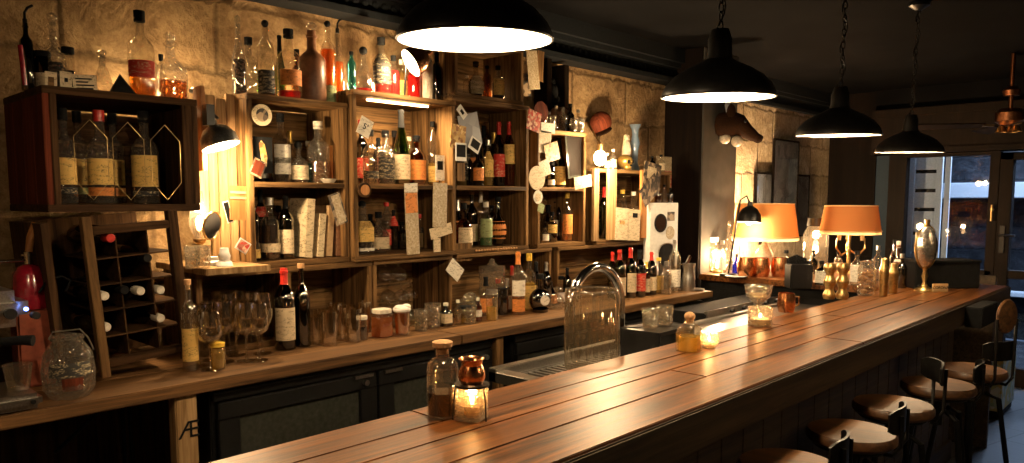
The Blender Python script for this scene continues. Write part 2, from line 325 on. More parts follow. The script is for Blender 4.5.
# window: frame, two leaves of glass, boarded apron underneath
w0, w1 = atX(996, 210, XF)[0], yc; wm = atX(943, 210, XF)[0]; wl = atX(906, 210, XF)[0]
t = struct(bpy.data.objects.new('window_1', None)); C.objects.link(t)
mb = MB().box(XF-.05, XF+.06, wl-.0, w1, zb-.1, zt).box(XF-.05, XF+.06, w0-.02, w0+.055, zb-.1, zt).box(XF-.05, XF+.06, w0, w1, zb-.09, zb).box(XF-.04, XF+.05, w0, w1, zt-.03, zt)
mb.build('window_frame', 'dark_z', t, bevel=.004)
MT['pane'] = glass('window_glass', (.78, .82, .88), rough=.02, bump=0., base=.02); MT['pane2'] = MT['pane']
box_obj('pane', 'pane', XF, XF+.006, w0+.05, wl, zb, zt, t)
MB().box(XF-.035, XF, w0+.02, w1, .06, zb-.1).box(XF-.05, XF-.035, w0+.15, w1-.1, .18, zb-.25).build('apron', 'dark_z', t, bevel=.003)
MB().cyl((XF-.05, w0+.015, 1.52), (XF-.09, w0+.015, 1.52), .012).cyl((XF-.09, w0+.015, 1.56), (XF-.09, w0+.015, 1.42), .009).build('window_handle', 'brass', t)
# glazed door to the right of it
d1 = w0-.02; d0 = d1-1.02; zt2 = zt-.02
t = struct(bpy.data.objects.new('door_1', None)); C.objects.link(t)
MB().box(XF-.06, XF+.05, d1-.10, d1, 0, zt2).box(XF-.06, XF+.05, d0, d0+.1, 0, zt2).box(XF-.06, XF+.05, d0, d1, zt2-.06, zt2).box(XF-.05, XF+.04, d0, d1, 0, .16).box(XF-.05, XF+.04, d0, d1, .93, 1.0).build('door_frame', 'dark_z', t, bevel=.004)
box_obj('pane', 'pane2', XF-.005, XF+.004, d0+.1, d1-.1, .16, zt2-.06, t)
MB().box(XF-.075, XF-.06, d1-.065, d1-.03, 1.15, 1.38).cyl((XF-.07, d1-.048, 1.30), (XF-.12, d1-.048, 1.30), .010).cyl((XF-.12, d1-.03, 1.30), (XF-.12, d1-.15, 1.30), .009).build('door_handle', 'blackmetal', t)
struct(box_obj('wall_right', 'pierdark', XF, XF+.12, YN, d0, 0, zt))
# ---- outside: shutter leaf, pavement, dark masonry across the lane
sy0, sy1 = atX(941, 210, XF+.30)[0], atX(908, 210, XF+.30)[0]
t = struct(bpy.data.objects.new('window_2', None)); C.objects.link(t)
X2 = XF+.28
mb = MB().box(X2, X2+.04, sy0, sy0+.05, 1.05, 2.2).box(X2, X2+.04, sy1-.05, sy1, 1.05, 2.2)
for z in (1.05, 2.16): mb.box(X2, X2+.04, sy0+.05, sy1-.05, z, z+.045)
mb.build('shutter_frame', 'coolwhite', t, bevel=.004)
zs = [1.09]+[atX(925, q, X2)[1] for q in (233, 209, 190, 171, 152)]; zs[-1] = 2.16
for za, zb2 in zip(zs, zs[1:]): MB().box(X2+.015, X2+.032, sy0+.05, sy1-.05, za+.012, zb2-.022).build('shutter_panel', 'coolwhite', t, bevel=.004)
box_obj('shutter_backing', 'rubber', X2+.05, X2+.06, sy0, sy1, 1.05, 2.2, t)
box_obj('shutter_leaf', 'coolwhite', X2-.03, X2+.0, sy0-.075, sy0-.03, 1.0, 2.2, t)
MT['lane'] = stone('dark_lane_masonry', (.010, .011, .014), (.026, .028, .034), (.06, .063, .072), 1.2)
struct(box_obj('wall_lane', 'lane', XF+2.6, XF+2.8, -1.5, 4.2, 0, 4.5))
struct(MB().box(XF+2.35, XF+2.6, .2, 3.2, 1.62, 1.80).box(XF+2.45, XF+2.6, .2, 3.2, .50, .56).build('trim_5', 'coolwhite', bevel=.01))
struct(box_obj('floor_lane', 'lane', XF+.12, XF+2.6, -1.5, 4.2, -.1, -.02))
t = tag(MB().box(XF+1.0, XF+1.25, -.35, .85, 0, .72).box(XF+.98, XF+1.27, -.4, .9, .72, .76).build('planter_box', 'coolwhite', bevel=.01), 'pale planter box outside the glazed door', 'planter')
# ------------------------------------------------------------------ the bar
XB0, XB1 = -.55, 5.16; BY0, BY1, BZ = .925, 1.385, 1.10
t = thing('bar_counter', 'long varnished wooden bar counter running the length of the room', 'bar counter', (0, 0, 0))
mb = MB(); ys = [.903, 1.045, 1.165, 1.262, 1.385]
cuts = {0: [2.75], 1: [1.9, 4.1], 2: [3.3], 3: [1.1, 2.9]}
for i in range(4):
    xs = [XB0]+cuts[i]+[XB1]
    for a, b in zip(xs, xs[1:]):
        mb.box(a+.0015, b-.0015, ys[i]+.0016, ys[i+1]-.0016, BZ-.04, BZ)
mb.build('bar_top', 'bar', t, bevel=.0022)
mb = MB().box(XB0, XB1+.02, .893, .903, 1.008, 1.0955).box(XB1, XB1+.02, .903, 1.385, 1.012, 1.097).box(XB0, XB1, .905, .99, .985, 1.010)
mb.build('front_edge', 'bar_dark', t, bevel=.004)
MB().box(4.12, 4.45, .82, .893, .985, 1.085).build('corner_block', 'rubber', t, bevel=.004)
box_obj('under_board', 'bar_dark', XB0, XB1, .93, 1.38, 1.03, 1.058, t)
MB().box(XB0, XB1, 1.375, 1.392, 1.03, 1.094).build('back_edge', 'counter', t, bevel=.003)
mb = MB(); x = XB0
while x < XB1-.02:
    mb.box(x, min(x+.155, XB1)-.004, 1.17, 1.19, .0, 1.03); x += .155
mb.box(XB0, XB1, 1.19, 1.21, 0, 1.03).box(XB0, XB1, 1.15, 1.17, .0, .12).box(XB1-.02, XB1, 1.17, 1.38, 0, 1.03)
mb.build('front_panel', 'bar_dark', t, bevel=.002)
for x in (1.95, 2.55, 3.2, 3.85, 4.4):
    h = MB().cyl((x, 1.17, .93), (x, 1.12, .93), .008).ball((x, 1.105, .93), .018).build('coat_hook', 'brass', t)
# worktop behind the bar with a sink
t = thing('back_worktop', 'stainless worktop with inset sink behind the wooden bar', 'worktop')
WZ = .97
MB().box(1.92, 4.5, 1.392, 1.42, WZ-.04, WZ).box(1.92, 1.98, 1.42, 1.95, WZ-.04, WZ).box(1.92, 4.5, 1.91, 1.95, WZ-.04, WZ+.012).box(2.75, 4.5, 1.42, 1.91, WZ-.04, WZ).box(1.98, 2.75, 1.42, 1.91, WZ-.17, WZ-.16).build('worktop_surface', 'steel', t, bevel=.003)
MB().box(1.98, 1.99, 1.42, 1.91, WZ-.16, WZ-.02).box(2.74, 2.75, 1.42, 1.91, WZ-.16, WZ-.02).box(1.99, 2.74, 1.9, 1.91, WZ-.16, WZ-.02).build('sink_wall', 'steel', t)
mb = MB()
for i in range(22): mb.box(2.0+i*.034, 2.012+i*.034, 1.43, 1.90, WZ-.03, WZ-.022)
mb.box(2.0, 2.74, 1.43, 1.445, WZ-.035, WZ-.022).box(2.0, 2.74, 1.885, 1.9, WZ-.035, WZ-.022)
mb.build('drain_grille', 'steel', t)
MB().box(1.94, 4.48, 1.40, 1.90, 0, WZ-.18).build('cabinet', 'dark_z', t)
# return counter at the far end of the bar
t = thing('return_counter', 'dark return counter joining the far end of the bar to the pier', 'counter')
MB().box(4.55, 5.75, 1.40, 2.58, 1.06, 1.10).box(5.10, 5.75, 2.58, 2.88, 1.06, 1.10).build('counter_top', 'bar', t, bevel=.004)
MB().box(4.58, 5.73, 1.40, 2.58, 0, 1.06).box(5.12, 5.73, 2.58, 2.87, 0, 1.06).box(4.57, 4.58, 1.45, 2.5, .1, 1.0).build('counter_body', 'rubber', t, bevel=.003)
# ------------------------------------------------------------------ the back counter
t = thing('back_counter', 'long oiled wooden shelf counter under the bottle crates', 'counter')
CZ, CY = 1.05, 2.236
MB().box(-.6, 2.05, CY, 2.46, CZ-.038, CZ).box(-.6, 2.05, 2.463, YW, CZ-.038, CZ).box(2.053, 4.12, CY, 2.46, CZ-.038, CZ).box(2.053, 4.12, 2.463, YW, CZ-.038, CZ).build('counter_top', 'counter', t, bevel=.003)
for px0, px1 in ((175, 197), (497, 504), (650, 667)):
    xa = atY(px0, 400, CY+.02)[0]; xb = atY(px1, 400, CY+.02)[0]
    o = MB().box(xa, xb, CY+.02, CY+.075, 0, CZ-.038).build('post', 'crate_z' if px0 > 180 else 'pale_z', t, bevel=.004)
    if px0 == 175: text_mesh('\u00c6', .075, 'carved_letters', 'rubber', t, ((xa+xb)/2+.005, CY+.018, .90), (PI/2, 0, 0))
MB().box(-.6, 4.1, 2.60, 2.63, .0, 1.0).build('back_boards', 'crate_dark_z', t)
MB().box(-.6, .98, 2.3, 2.6, .42, .445).build('lower_shelf', 'crate_dark', t, bevel=.003)
# two-door bottle cooler and its neighbour
def cooler(x0, x1, label, doors, strip=False):
    t = thing('bottle_cooler', label, 'cooler', group='black coolers under the back counter')
    MB().box(x0, x1, 2.31, 2.58, .06, .995).box(x0+.02, x1-.02, 2.33, 2.57, 0, .06).build('cabinet', 'black', t, bevel=.004)
    MB().box(x0, x1, 2.285, 2.31, .962, .99).build('top_fascia', 'black', t, bevel=.004)
    w = (x1-x0-.02)/doors
    for k in range(doors):
        a = x0+.01+k*w+.008; b = a+w-.016
        d = MB().box(a, b, 2.285, 2.308, .12, .17).box(a, b, 2.285, 2.308, .90, .955).box(a, a+.07, 2.285, 2.308, .17, .90).box(b-.07, b, 2.285, 2.308, .17, .90).build('door', 'black', t, bevel=.003)
        box_obj('door_pane', 'dkglass', a+.07, b-.07, 2.298, 2.304, .17, .90, d)
        MB().box(b-.10 if k == 0 else a+.02, b-.02 if k == 0 else a+.10, 2.272, 2.285, .945, .957).build('hinge_plate', 'steel', d)
        MB().cyl((b-.05, 2.285, .925), (b-.05, 2.27, .925), .011).build('lock', 'steel', d)
        for z in (.36, .60):
            box_obj('wire_shelf', 'steel', a+.08, b-.08, 2.32, 2.33, z, z+.006, d) if 0 else None
    if strip: MB().box(x1-.26, x1-.02, 2.268, 2.284, .925, .94).build('grip_strip', 'steel', t, bevel=.003)
    return t
cooler(1.03, 2.30, 'black two-door bottle cooler under the counter, nearest the camera', 2)
cooler(2.42, 3.50, 'black cooler with a bright steel grip strip under the counter', 2, True)
cooler(3.63, 4.10, 'narrow black cooler under the far end of the counter', 1)
# ------------------------------------------------------------------ crates that make up the back shelving
YFR = 2.58; S1, S2 = 1.372, 1.667
def crate(label, x0, x1, z0, z1, shelves=(), yf=YFR, yb=2.86, mat='crate', tk=.020, top=True, bottom=True, back=True, left=True, right=True, name='wooden_crate', tilt=0., backmat=None, leftmat=None):
    t = thing(name, label, 'crate', ((x0+x1)/2, yf, z0), rot=(0, tilt, 0), group=None)
    w = (x1-x0)/2; d = yb-yf; h = z1-z0; mz = mat+'_z'
    if bottom: MB().box(-w, w, 0, d, 0, tk).build('bottom_board', mat, t, bevel=.002)
    if top: MB().box(-w, w, -.004, d, h-tk, h).build('top_board', mat, t, bevel=.002)
    if left: MB().box(-w, -w+tk, .002, d, tk, h-tk).build('side_board', leftmat or mz, t, bevel=.002)
    if right: MB().box(w-tk, w, .002, d, tk, h-tk).build('side_board', mz, t, bevel=.002)
    for z in shelves: MB().box(-w+tk*left, w-tk*right, 0, d, z-z0-tk, z-z0).build('shelf_board', mat, t, bevel=.002)
    if back:
        mb = MB(); n = max(2, int(round((h-2*tk)/.11))); s = (h-2*tk)/n
        for i in range(n): mb.box(-w+tk, w-tk, d-.012, d, tk+i*s+.003, tk+(i+1)*s-.003)
        mb.build('back_slats', backmat or mat, t, bevel=.0015)
    return t
def X(px, py=200, Y=YFR): return atY(px, py, Y)[0]
# the big old crate hung at the left, seen from its slatted end
TC = 1.925
bigX0, bigX1 = X(45, 150, 2.45), X(199, 150, 2.45)
t = thing('wine_crate', 'big dark old crate with red-brown slatted end, hung above the wine rack', 'crate', ((bigX0+bigX1)/2, 2.45, 1.565))
w = (bigX1-bigX0)/2; h = TC-1.565
MB().box(-w, w, 0, .42, 0, .022).build('bottom_board', 'crate_dark', t, bevel=.002)
MB().box(-w, w, 0, .42, h-.022, h).build('top_board', 'crate_dark', t, bevel=.002)
MB().box(w-.02, w, .002, .42, .022, h-.022).box(w-.05, w-.02, 0, .02, .022, h-.022).build('side_board', 'crate_dark_z', t, bevel=.002)
mb = MB()
for i in range(4): mb.box(-w, -w+.018, .003+i*.105, .003+i*.105+.097, .022, h-.022)
mb.build('end_slats', 'redslat', t, bevel=.002)
MB().box(-w+.018, -w+.036, 0, .02, .022, h-.022).build('corner_post', 'crate_dark_z', t, bevel=.002)
mb = MB()
for i in range(3): mb.box(-w+.02, w-.02, .40, .415, .025+i*.105, .12+i*.105)
mb.build('back_slats', 'crate_dark', t, bevel=.002)
# wire wound across the crate opening in long hexagons
for k, cx in enumerate((-.105, .0, .11)):
    s = .045
    mb = MB(); mb.tube([(cx, -.012, .27), (cx+s, -.012, .22), (cx+s, -.012, .09), (cx, -.012, .035), (cx-s, -.012, .09), (cx-s, -.012, .22)], .0009, 6, True)
    tag(mb.build('wire_hanger', 'brass', None, ((bigX0+bigX1)/2, 2.45, 1.565)), ['thin wire loop in front of the leftmost pair of crate bottles', 'thin wire loop in front of the middle crate bottles', 'thin wire loop in front of the crate bottle at the right'][k], 'wire', 'wire loops across the big crate')
# wine rack underneath, leaning a little to the left
rx0, rx1 = X(97, 300, 2.45), X(190, 300, 2.45); rc = (rx0+rx1)/2; rw = (rx1-rx0)/2; rh = 1.562-CZ-.022
t = thing('wine_rack', 'leaning dark wooden wine rack with a slatted grid of cells', 'wine rack', (rc, 2.45, CZ+.020), rot=(0, math.radians(-4), 0))
MB().box(-rw, -rw+.026, -.012, .02, 0, rh).build('front_post', 'crate_z', t, bevel=.002)
MB().box(rw-.03, rw, -.012, .02, 0, rh).build('front_post', 'crate_dark_z', t, bevel=.002)
MB().box(-rw+.026, rw-.03, -.012, .02, rh-.055, rh-.03).build('top_rail', 'crate_dark', t, bevel=.002)
MB().box(-rw+.026, rw-.03, -.012, .02, .03, .055).build('bottom_rail', 'crate_dark', t, bevel=.002)
mb = MB()
for k in range(1, 3): xx = -rw+2*rw*k/3; mb.box(xx-.0022, xx+.0022, .012, .30, .05, rh-.05)
for k in range(1, 5): zz = .04+(rh-.09)*k/5; mb.box(-rw+.02, rw-.02, .01, .30, zz-.0022, zz+.0022)
mb.build('cell_grid', 'crate_dark', t)
MB().box(-rw-.10, -rw-.08, .02, .36, 0, rh-.01).box(-rw-.10, -rw, .34, .36, 0, rh-.01).box(-rw, rw, .34, .36, 0, rh-.01).build('case_boards', 'crate_dark_z', t)
RACK = t
def lying(px, py, col, foil, label, rad=.012):
    x, z = atY(px, py, 2.455); t = thing('wine_bottle', label, 'wine bottle', (x, 2.452, z), group='wine bottles lying in the rack')
    M = Matrix.Rotation(-PI/2, 4, 'X')
    MB().lathe([(0, .30), (.036, .295), (.037, .28), (.037, .12), (.030, .10), (.0145, .072), (.0135, .0)], 16, M).build('glass_body', G[col], t)
    MB().lathe([(0, -.004), (.0125, -.004), (.0142, 0), (.0142, .05)], 14, M).build('capsule', foil, t)
for a in ((104, 296, 'D', 'foil_w', 'lying wine bottle with white cap beside the left rack post'), (140, 291, 'D', 'foil_w', 'lying wine bottle with white cap in the middle rack cell'),
          (160, 290, 'D', 'foil_w', 'lying wine bottle with white cap in the upper right rack cell'), (106, 327, 'D', 'foil_w', 'lower lying wine bottle with white cap beside the left rack post'),
          (160, 318, 'D', 'foil_w', 'lying wine bottle with white cap in the lower right rack cell'), (110, 238, 'D', 'foil_r', 'lying wine bottle with red capsule high in the rack'),
          (124, 290, 'D', 'rubber', 'lying wine bottle with black capsule in the centre of the rack'), (147, 258, 'D', 'rubber', 'lying dark wine bottle with black capsule at the upper right of the rack')):
    lying(*a)
# shelving crates over the counter
A0, A1 = X(250), X(349); B0, B1 = X(350), X(452); C0, C1 = X(453), X(529); D0, D1 = X(538), X(586); E0 = X(594); E1 = X(668)
ZA, ZB, ZCc, ZD, ZE = 1.985, 2.04, 2.07, 1.965, 1.775
crate('two-shelf wooden crate with bottles and books, right of the clamp lamp', A0, A1, S1-.022, ZA, (S2,))
crate('centre wooden crate with its top board lit from below', B0, B1, S1-.022, ZB, (S2,), yf=YFR-.03)
crate('two-shelf dark wooden crate right of the centre crate', C0, C1, S1-.022, ZCc, (S2,))
crate('small raised crate with two cream-labelled bottles, up by the cornice', C0+.02, C1-.04, ZCc+.002, 2.345, (), tk=.018, mat='crate')
crate('two-shelf wooden crate with the green bottle, left of the bare bulb', D0, D1, S1-.022, ZD, (S2,))
crate('open crate stand lit by the bare bulb, left of the white sign', E0, E1, S1-.022, ZE, (), yf=2.56)
# lower crates standing on the counter
L0 = X(193); crate('low crate behind the wine glasses', L0, X(283), CZ+.001, S1-.024, (), tk=.022)
crate('low crate with tumblers left of the stacked glasses', X(284), X(371), CZ+.001, S1-.024, (), tk=.022)
crate('low crate with stacked coupe glasses under the centre crate', X(372), X(452), CZ+.001, S1-.024, (), tk=.020)
crate('low crate behind the red-labelled bottles and jars', X(456), X(552), CZ+.001, S1-.024, (), tk=.018, left=False)
crate('low crate under the open stand, behind the red-capped bottles', X(558), X(664), CZ+.001, S1-.024, (), tk=.018)
# pale planks behind the clamp lamp, with a narrow lit shelf
t = thing('plank_panel', 'pale upright planks lit hard by the clamp lamp', 'planks')
mb = MB(); xa, xb = X(200, 200, 2.66), A0-.002; n = 4; s = (xb-xa)/n
for i in range(n): mb.box(xa+i*s+.002, xa+(i+1)*s-.002, 2.66+.004*(i % 2), 2.68, S1, ZA-.01*(i % 3))
mb.build('planks', 'pale_z', t, bevel=.002)
MB().box(X(188, 268), A0-.001, 2.44, 2.86, S1-.022, S1).build('shelf_board', 'pale_z', t, bevel=.002)
tag(MB().box(X(206)-.01, X(206)+.006, 2.57, 2.63, 1.70, 1.99).build('upright_strip', 'orange_wood', bevel=.002), 'short orange-brown wooden strip beside the clamp lamp', 'board')
# ------------------------------------------------------------------ bottles and glassware
PROF = {  # (radius factor, height factor)
 'wine': [(.0, .0), (.92, .0), (1, .02), (1, .60), (.93, .67), (.62, .745), (.36, .80), (.31, .84), (.30, .93), (.36, .935), (.36, .97), (.3, .975), (.3, 1)],
 'burg': [(.0, .0), (.92, .0), (1, .02), (1, .42), (.92, .50), (.62, .64), (.40, .76), (.32, .85), (.30, .95), (.36, .955), (.36, .985), (.3, 1)],
 'liq': [(.0, .0), (.94, .0), (1, .02), (1, .56), (.94, .62), (.66, .68), (.40, .72), (.34, .76), (.33, .90), (.42, .905), (.42, .93), (.33, .935), (.33, 1)],
 'tall': [(.0, .0), (.94, .0), (1, .015), (1, .68), (.90, .74), (.50, .80), (.38, .84), (.36, .93), (.44, .935), (.44, .96), (.36, .965), (.36, 1)],
 'squat': [(.0, .0), (.86, .0), (1, .05), (1, .42), (.90, .52), (.55, .60), (.30, .65), (.26, .80), (.40, .83), (.40, .86), (.28, .865), (.28, .9)],
 'cone': [(.0, .0), (.95, .0), (1, .03), (.80, .30), (.50, .55), (.28, .68), (.26, .82), (.38, .85), (.28, .88), (.28, .9)],
 'oval': [(.0, .0), (.55, .0), (.62, .02), (.95, .18), (1, .32), (.88, .48), (.5, .60), (.32, .66), (.30, .86), (.4, .87), (.4, .90), (.3, .95)],
 'jar': [(.0, .0), (.94, .0), (1, .03), (1, .78), (.92, .84), (.84, .87), (.84, 1)],
 'cyl': [(.0, .0), (.96, .0), (1, .015), (1, .985), (.97, 1)],
}
NECK = dict(wine=(.80, .34), burg=(.80, .34), liq=(.88, .40), tall=(.92, .42), squat=(.84, .34), cone=(.86, .30), oval=(.86, .34), jar=(.86, .92), cyl=(.96, 1.0))
ORD = ['first', 'second', 'third', 'fourth', 'fifth', 'sixth', 'seventh', 'eighth', 'ninth', 'tenth', 'eleventh', 'twelfth', 'thirteenth', 'fourteenth', 'fifteenth', 'sixteenth', 'seventeenth', 'eighteenth']
GW = dict(C='clear', X='cut-crystal', G='green', D='dark', A='amber', B='cobalt blue', T='teal', R='red', K='stoneware', E='cream stoneware')
QW = dict(a='amber-filled', r='red-filled', d='dark-filled', y='yellow-filled', g='green-filled', o='orange-filled', w='clear')
LW = dict(c='cream', y='yellow', o='orange', w='white', r='red', k='black', g='green')
CW = dict(k='black cap', r='red capsule', c='cork stopper', g='gold cap', w='white cap', y='yellow capsule', o='orange neck wrap', s='silver cap', t='glass stopper', p='metal pourer', b='ball stopper')
KN = dict(wine='wine bottle', burg='wine bottle', liq='liquor bottle', tall='tall bottle', squat='decanter', cone='conical decanter', oval='oval flask', jar='jar', cyl='canister')
def interp(prof, zf):
    for (r0, z0), (r1, z1) in zip(prof, prof[1:]):
        if z0 <= zf <= z1 and z1 > z0: return r0+(r1-r0)*(zf-z0)/(z1-z0)
    return prof[-1][0]
def bottle(loc, H, r, kind='liq', gl='C', liq=None, lab=None, cap='k', sq=0., label='', group=None, face=-105, lean=0., labspan=75):
    """liq = (colour key, fill fraction); lab = list of (colour key, z0, z1)"""
    P = PROF[kind]; nm = KN[kind].replace(' ', '_')
    t = thing(nm, label, 'bottle' if kind not in ('jar', 'cyl') else ('jar' if kind == 'jar' else 'canister'), loc, group=group, rot=(0, lean, 0))
    gm = {'K': 'ceramic', 'E': 'cream'}.get(gl) or G[gl]
    nseg = 24 if sq else 20
    MB().lathe([(q*r, z*H) for q, z in P], nseg, sq=sq).build('glass_body' if gl not in 'KE' else 'body', gm, t)
    if liq:
        lp = [(0, .018)]+[(q*.90, max(z, .018)) for q, z in P[1:] if z < liq[1]]; lp.append((interp(P, liq[1])*.90, liq[1])); lp.append((0, liq[1]))
        MB().lathe([(q*r, z*H) for q, z in lp], nseg, sq=sq).build('liquid', Q[liq[0]], t)
    for (lc, a, b) in (lab or []):
        m = [a+(b-a)*i/3 for i in range(4)]; sp = math.radians(labspan); fa = math.radians(face)
        o = MB().lathe([(interp(P, z)*r+.0008, z*H) for z in m], 14, sq=sq, a0=fa-sp, a1=fa+sp).build('paper_label', 'lab_'+lc, t)
    z0, cr = NECK[kind]; top = P[-1][1]; c = cap
    if c in 'krgwyso':
        m = {'k': 'rubber', 'r': 'foil_r', 'g': 'foil_g', 'w': 'foil_w', 'y': 'foil_y', 's': 'steel', 'o': 'foil_o'}[c]
        if kind in ('wine', 'burg'):
            MB().lathe([(q*r+.0012, z*H) for q, z in P if z >= (.80 if kind == 'wine' else .76)]+[(0, H+.001)], 14).build('capsule', m, t)
        else:
            if c == 'o': z0 -= .13
            MB().lathe([(cr*r+.0008, z0*H), (cr*r+.001, (1.0)*H), (cr*r-.001, 1.004*H), (0, 1.004*H)], 16, sq=sq*.5).build('cap', m, t)
    elif c == 'c': MB().lathe([(.26*r, (top-.06)*H), (.28*r, top*H), (.42*r, top*H), (.44*r, (top+.06)*H), (0, (top+.06)*H)], 14).build('cork_stopper', 'cork', t)
    elif c == 't': MB().lathe([(.24*r, (top-.05)*H), (.26*r, top*H), (.42*r, (top+.03)*H), (.40*r, (top+.08)*H), (.2*r, (top+.11)*H), (0, (top+.12)*H)], 14).build('stopper', G['X'], t)
    elif c == 'b': MB().ball((0, 0, (top+.03)*H), max(.42*r, .011), 14).build('ball_stopper', 'rubber', t)
    elif c == 'p':
        MB().cyl((0, 0, (top-.02)*H), (0, 0, top*H+.012), .34*r).tube([(0, 0, top*H+.01), (0, 0, top*H+.03), (.008, 0, top*H+.045), (.022, 0, top*H+.055)], .004).build('pourer', 'blackmetal', t)
    return t
def row(where, grp, z, items, Y=2.68, zmax=None):
    """items: (pixel x of the axis, pixel y of the top, pixel width, kind, glass, liquid, labels, cap[, options])"""
    items = sorted(items, key=lambda a: a[0])
    for i, it in enumerate(items):
        px, pt, wd, kind, gl, liq, lab, cap = it[:8]; op = it[8] if len(it) > 8 else {}
        yy = op.get('Y', Y); zz = op.get('z', z)
        # invert the base height to find x on the shelf
        py = 200.
        for _ in range(4):
            x, zq = atY(px, py, yy); m = mpp(x, yy, zz); py += (zq-zz)/m
        x = atY(px, py, yy)[0]; m = mpp(x, yy, zz)
        zt = atY(px, pt, yy)[1]; H = max(.05, zt-zz); r = wd*m/2
        if zmax: H = min(H, zmax-zz-.006)
        if cap in 'ctb': H /= 1.06
        desc = [GW[gl]]
        bits = []
        if lab: bits.append(' and '.join(dict.fromkeys(LW[l[0]] for l in lab))+' label')
        elif liq and gl not in 'KE': desc = [QW[liq[0]]] if liq[0] != 'w' else desc
        bits.append(CW[cap] if cap != 'n' else 'no lid')
        nm = op.get('nm') or ' '.join(desc+[KN[kind]])
        lb = op.get('label') or f"{nm}, {', '.join(bits)}, {ORD[i]} from left {where}"
        lb = ' '.join(lb.split())
        if len(lb.split()) > 16: lb = f"{nm}, {bits[0]}, {ORD[i]} from left {where}"
        bottle((x, yy, zz+.0008), H, r, kind, gl, liq, [(l[0], l[1], l[2]) for l in lab] if lab else None, cap, op.get('sq', 0.), lb, grp, face=op.get('face', -108+random.uniform(-14, 14)), labspan=op.get('span', 70))
L1 = lambda c, a=.12, b=.5: [(c, a, b)]
row('on the big dark crate', 'bottles on top of the big crate', TC, [
 (29, 24, 13, 'tall', 'D', None, None, 'p', dict(label='dark siphon-like bottle at the left end of the big crate top')),
 (45, 52, 15, 'jar', 'D', None, L1('c', .1, .45), 'k'),
 (56, 14, 22, 'oval', 'X', ('d', .4), None, 't'), (70, 48, 12, 'jar', 'C', ('d', .5), None, 'k'),
 (104, 48, 22, 'cone', 'X', None, None, 't'),
 (143, 12, 25, 'liq', 'C', ('a', .42), L1('r', .25, .44), 'k'), (172, 30, 27, 'squat', 'X', ('a', .32), None, 't', dict(sq=.8)), (163, 55, 10, 'liq', 'C', ('d', .3), None, 'k', dict(Y=2.78)),
], Y=2.62)
row('inside the big dark crate', 'bottles inside the big crate', 1.5885, [
 (67, 109, 21, 'liq', 'X', None, [('y', .2, .48), ('k', .1, .17)], 'k'), (81, 112, 19, 'liq', 'X', None, [('y', .2, .48), ('g', .1, .17)], 'k', dict(Y=2.75)),
 (103, 111, 24, 'liq', 'X', None, [('y', .2, .48), ('o', .08, .17)], 'r'), (116, 114, 20, 'liq', 'X', None, [('y', .2, .48), ('o', .08, .17)], 'k', dict(Y=2.75)),
 (147, 112, 25, 'liq', 'X', None, [('y', .18, .52), ('k', .08, .13)], 'k')], Y=2.62, zmax=TC-.022)
row('on the crate beside the clamp lamp', 'bottles on top of the left shelving crate', ZA, [
 (240, 20, 14, 'burg', 'X', ('d', .5), None, 't', dict(label='slender speckled clear bottle at the left end of the top shelf')),
 (250, 38, 18, 'liq', 'X', None, None, 'k', dict(Y=2.75)), (267, 22, 17, 'tall', 'C', ('d', .3), L1('k', .06, .38), 'b'),
 (281, 36, 11, 'burg', 'G', None, None, 'k', dict(Y=2.78)), (290, 30, 24, 'liq', 'C', ('r', .13), L1('o', .2, .42), 'k', dict(label='wide clear bottle with orange label and red dregs on the top shelf')),
 (298, 50, 12, 'liq', 'A', None, None, 'k', dict(Y=2.78)),
 (313, 27, 27, 'liq', 'K', None, None, 't', dict(label='broad brown stoneware bottle on the top shelf')), (329, 22, 15, 'tall', 'C', ('o', .70), L1('g', .03, .24), 'b'),
 (339, 32, 11, 'tall', 'C', ('o', .6), None, 'p', dict(Y=2.74))], Y=2.68)
row('on the lit centre crate', 'bottles on top of the centre crate', ZB, [
 (352, 52, 9, 'tall', 'T', None, None, 'k'), (364, 45, 20, 'cone', 'C', ('r', .12), None, 'b'), (382, 38, 19, 'liq', 'C', ('r', .5), L1('k', .2, .72), 'k', dict(label='square-shouldered bottle with black label and red liquid on the centre crate')),
 (394, 56, 13, 'liq', 'C', ('r', .65), None, 'k'), (402, 60, 12, 'liq', 'C', ('y', .7), L1('y', .1, .5), 'w', dict(Y=2.74)), (414, 66, 13, 'tall', 'R', ('r', .7), None, 'r'),
 (427, 46, 13, 'tall', 'E', None, None, 'k', dict(label='cream stoneware bottle with black neck on the centre crate')), (437, 52, 13, 'wine', 'D', None, None, 'k')], Y=2.66)
row('in the small raised crate', 'bottles in the small raised crate', ZCc+.022, [
 (467, 76, 8, 'tall', 'C', None, None, 'w'), (476, 62, 17, 'oval', 'C', ('d', .5), L1('c', .1, .6), 'k'), (487, 66, 9, 'tall', 'A', None, None, 'k', dict(Y=2.76)), (498, 66, 13, 'liq', 'C', ('d', .5), L1('y', .15, .62), 'k'), (510, 84, 8, 'tall', 'C', None, None, 's')], Y=2.68, zmax=2.345-.018)
row('on the middle shelf, left crate', 'bottles on the middle shelf of the left crate', S2, [
 (272, 150, 8, 'liq', 'A', None, None, 'k', dict(Y=2.76)), (282, 114, 18, 'liq', 'C', ('w', .5), [('w', .12, .55), ('k', .28, .36)], 'k'), (299, 140, 19, 'squat', 'X', ('a', .3), [('c', .08, .42)], 'b'),
 (311, 158, 7, 'tall', 'T', None, None, 'k'), (319, 122, 22, 'liq', 'X', ('a', .35), None, 'w')], Y=2.67, zmax=ZA-.02)
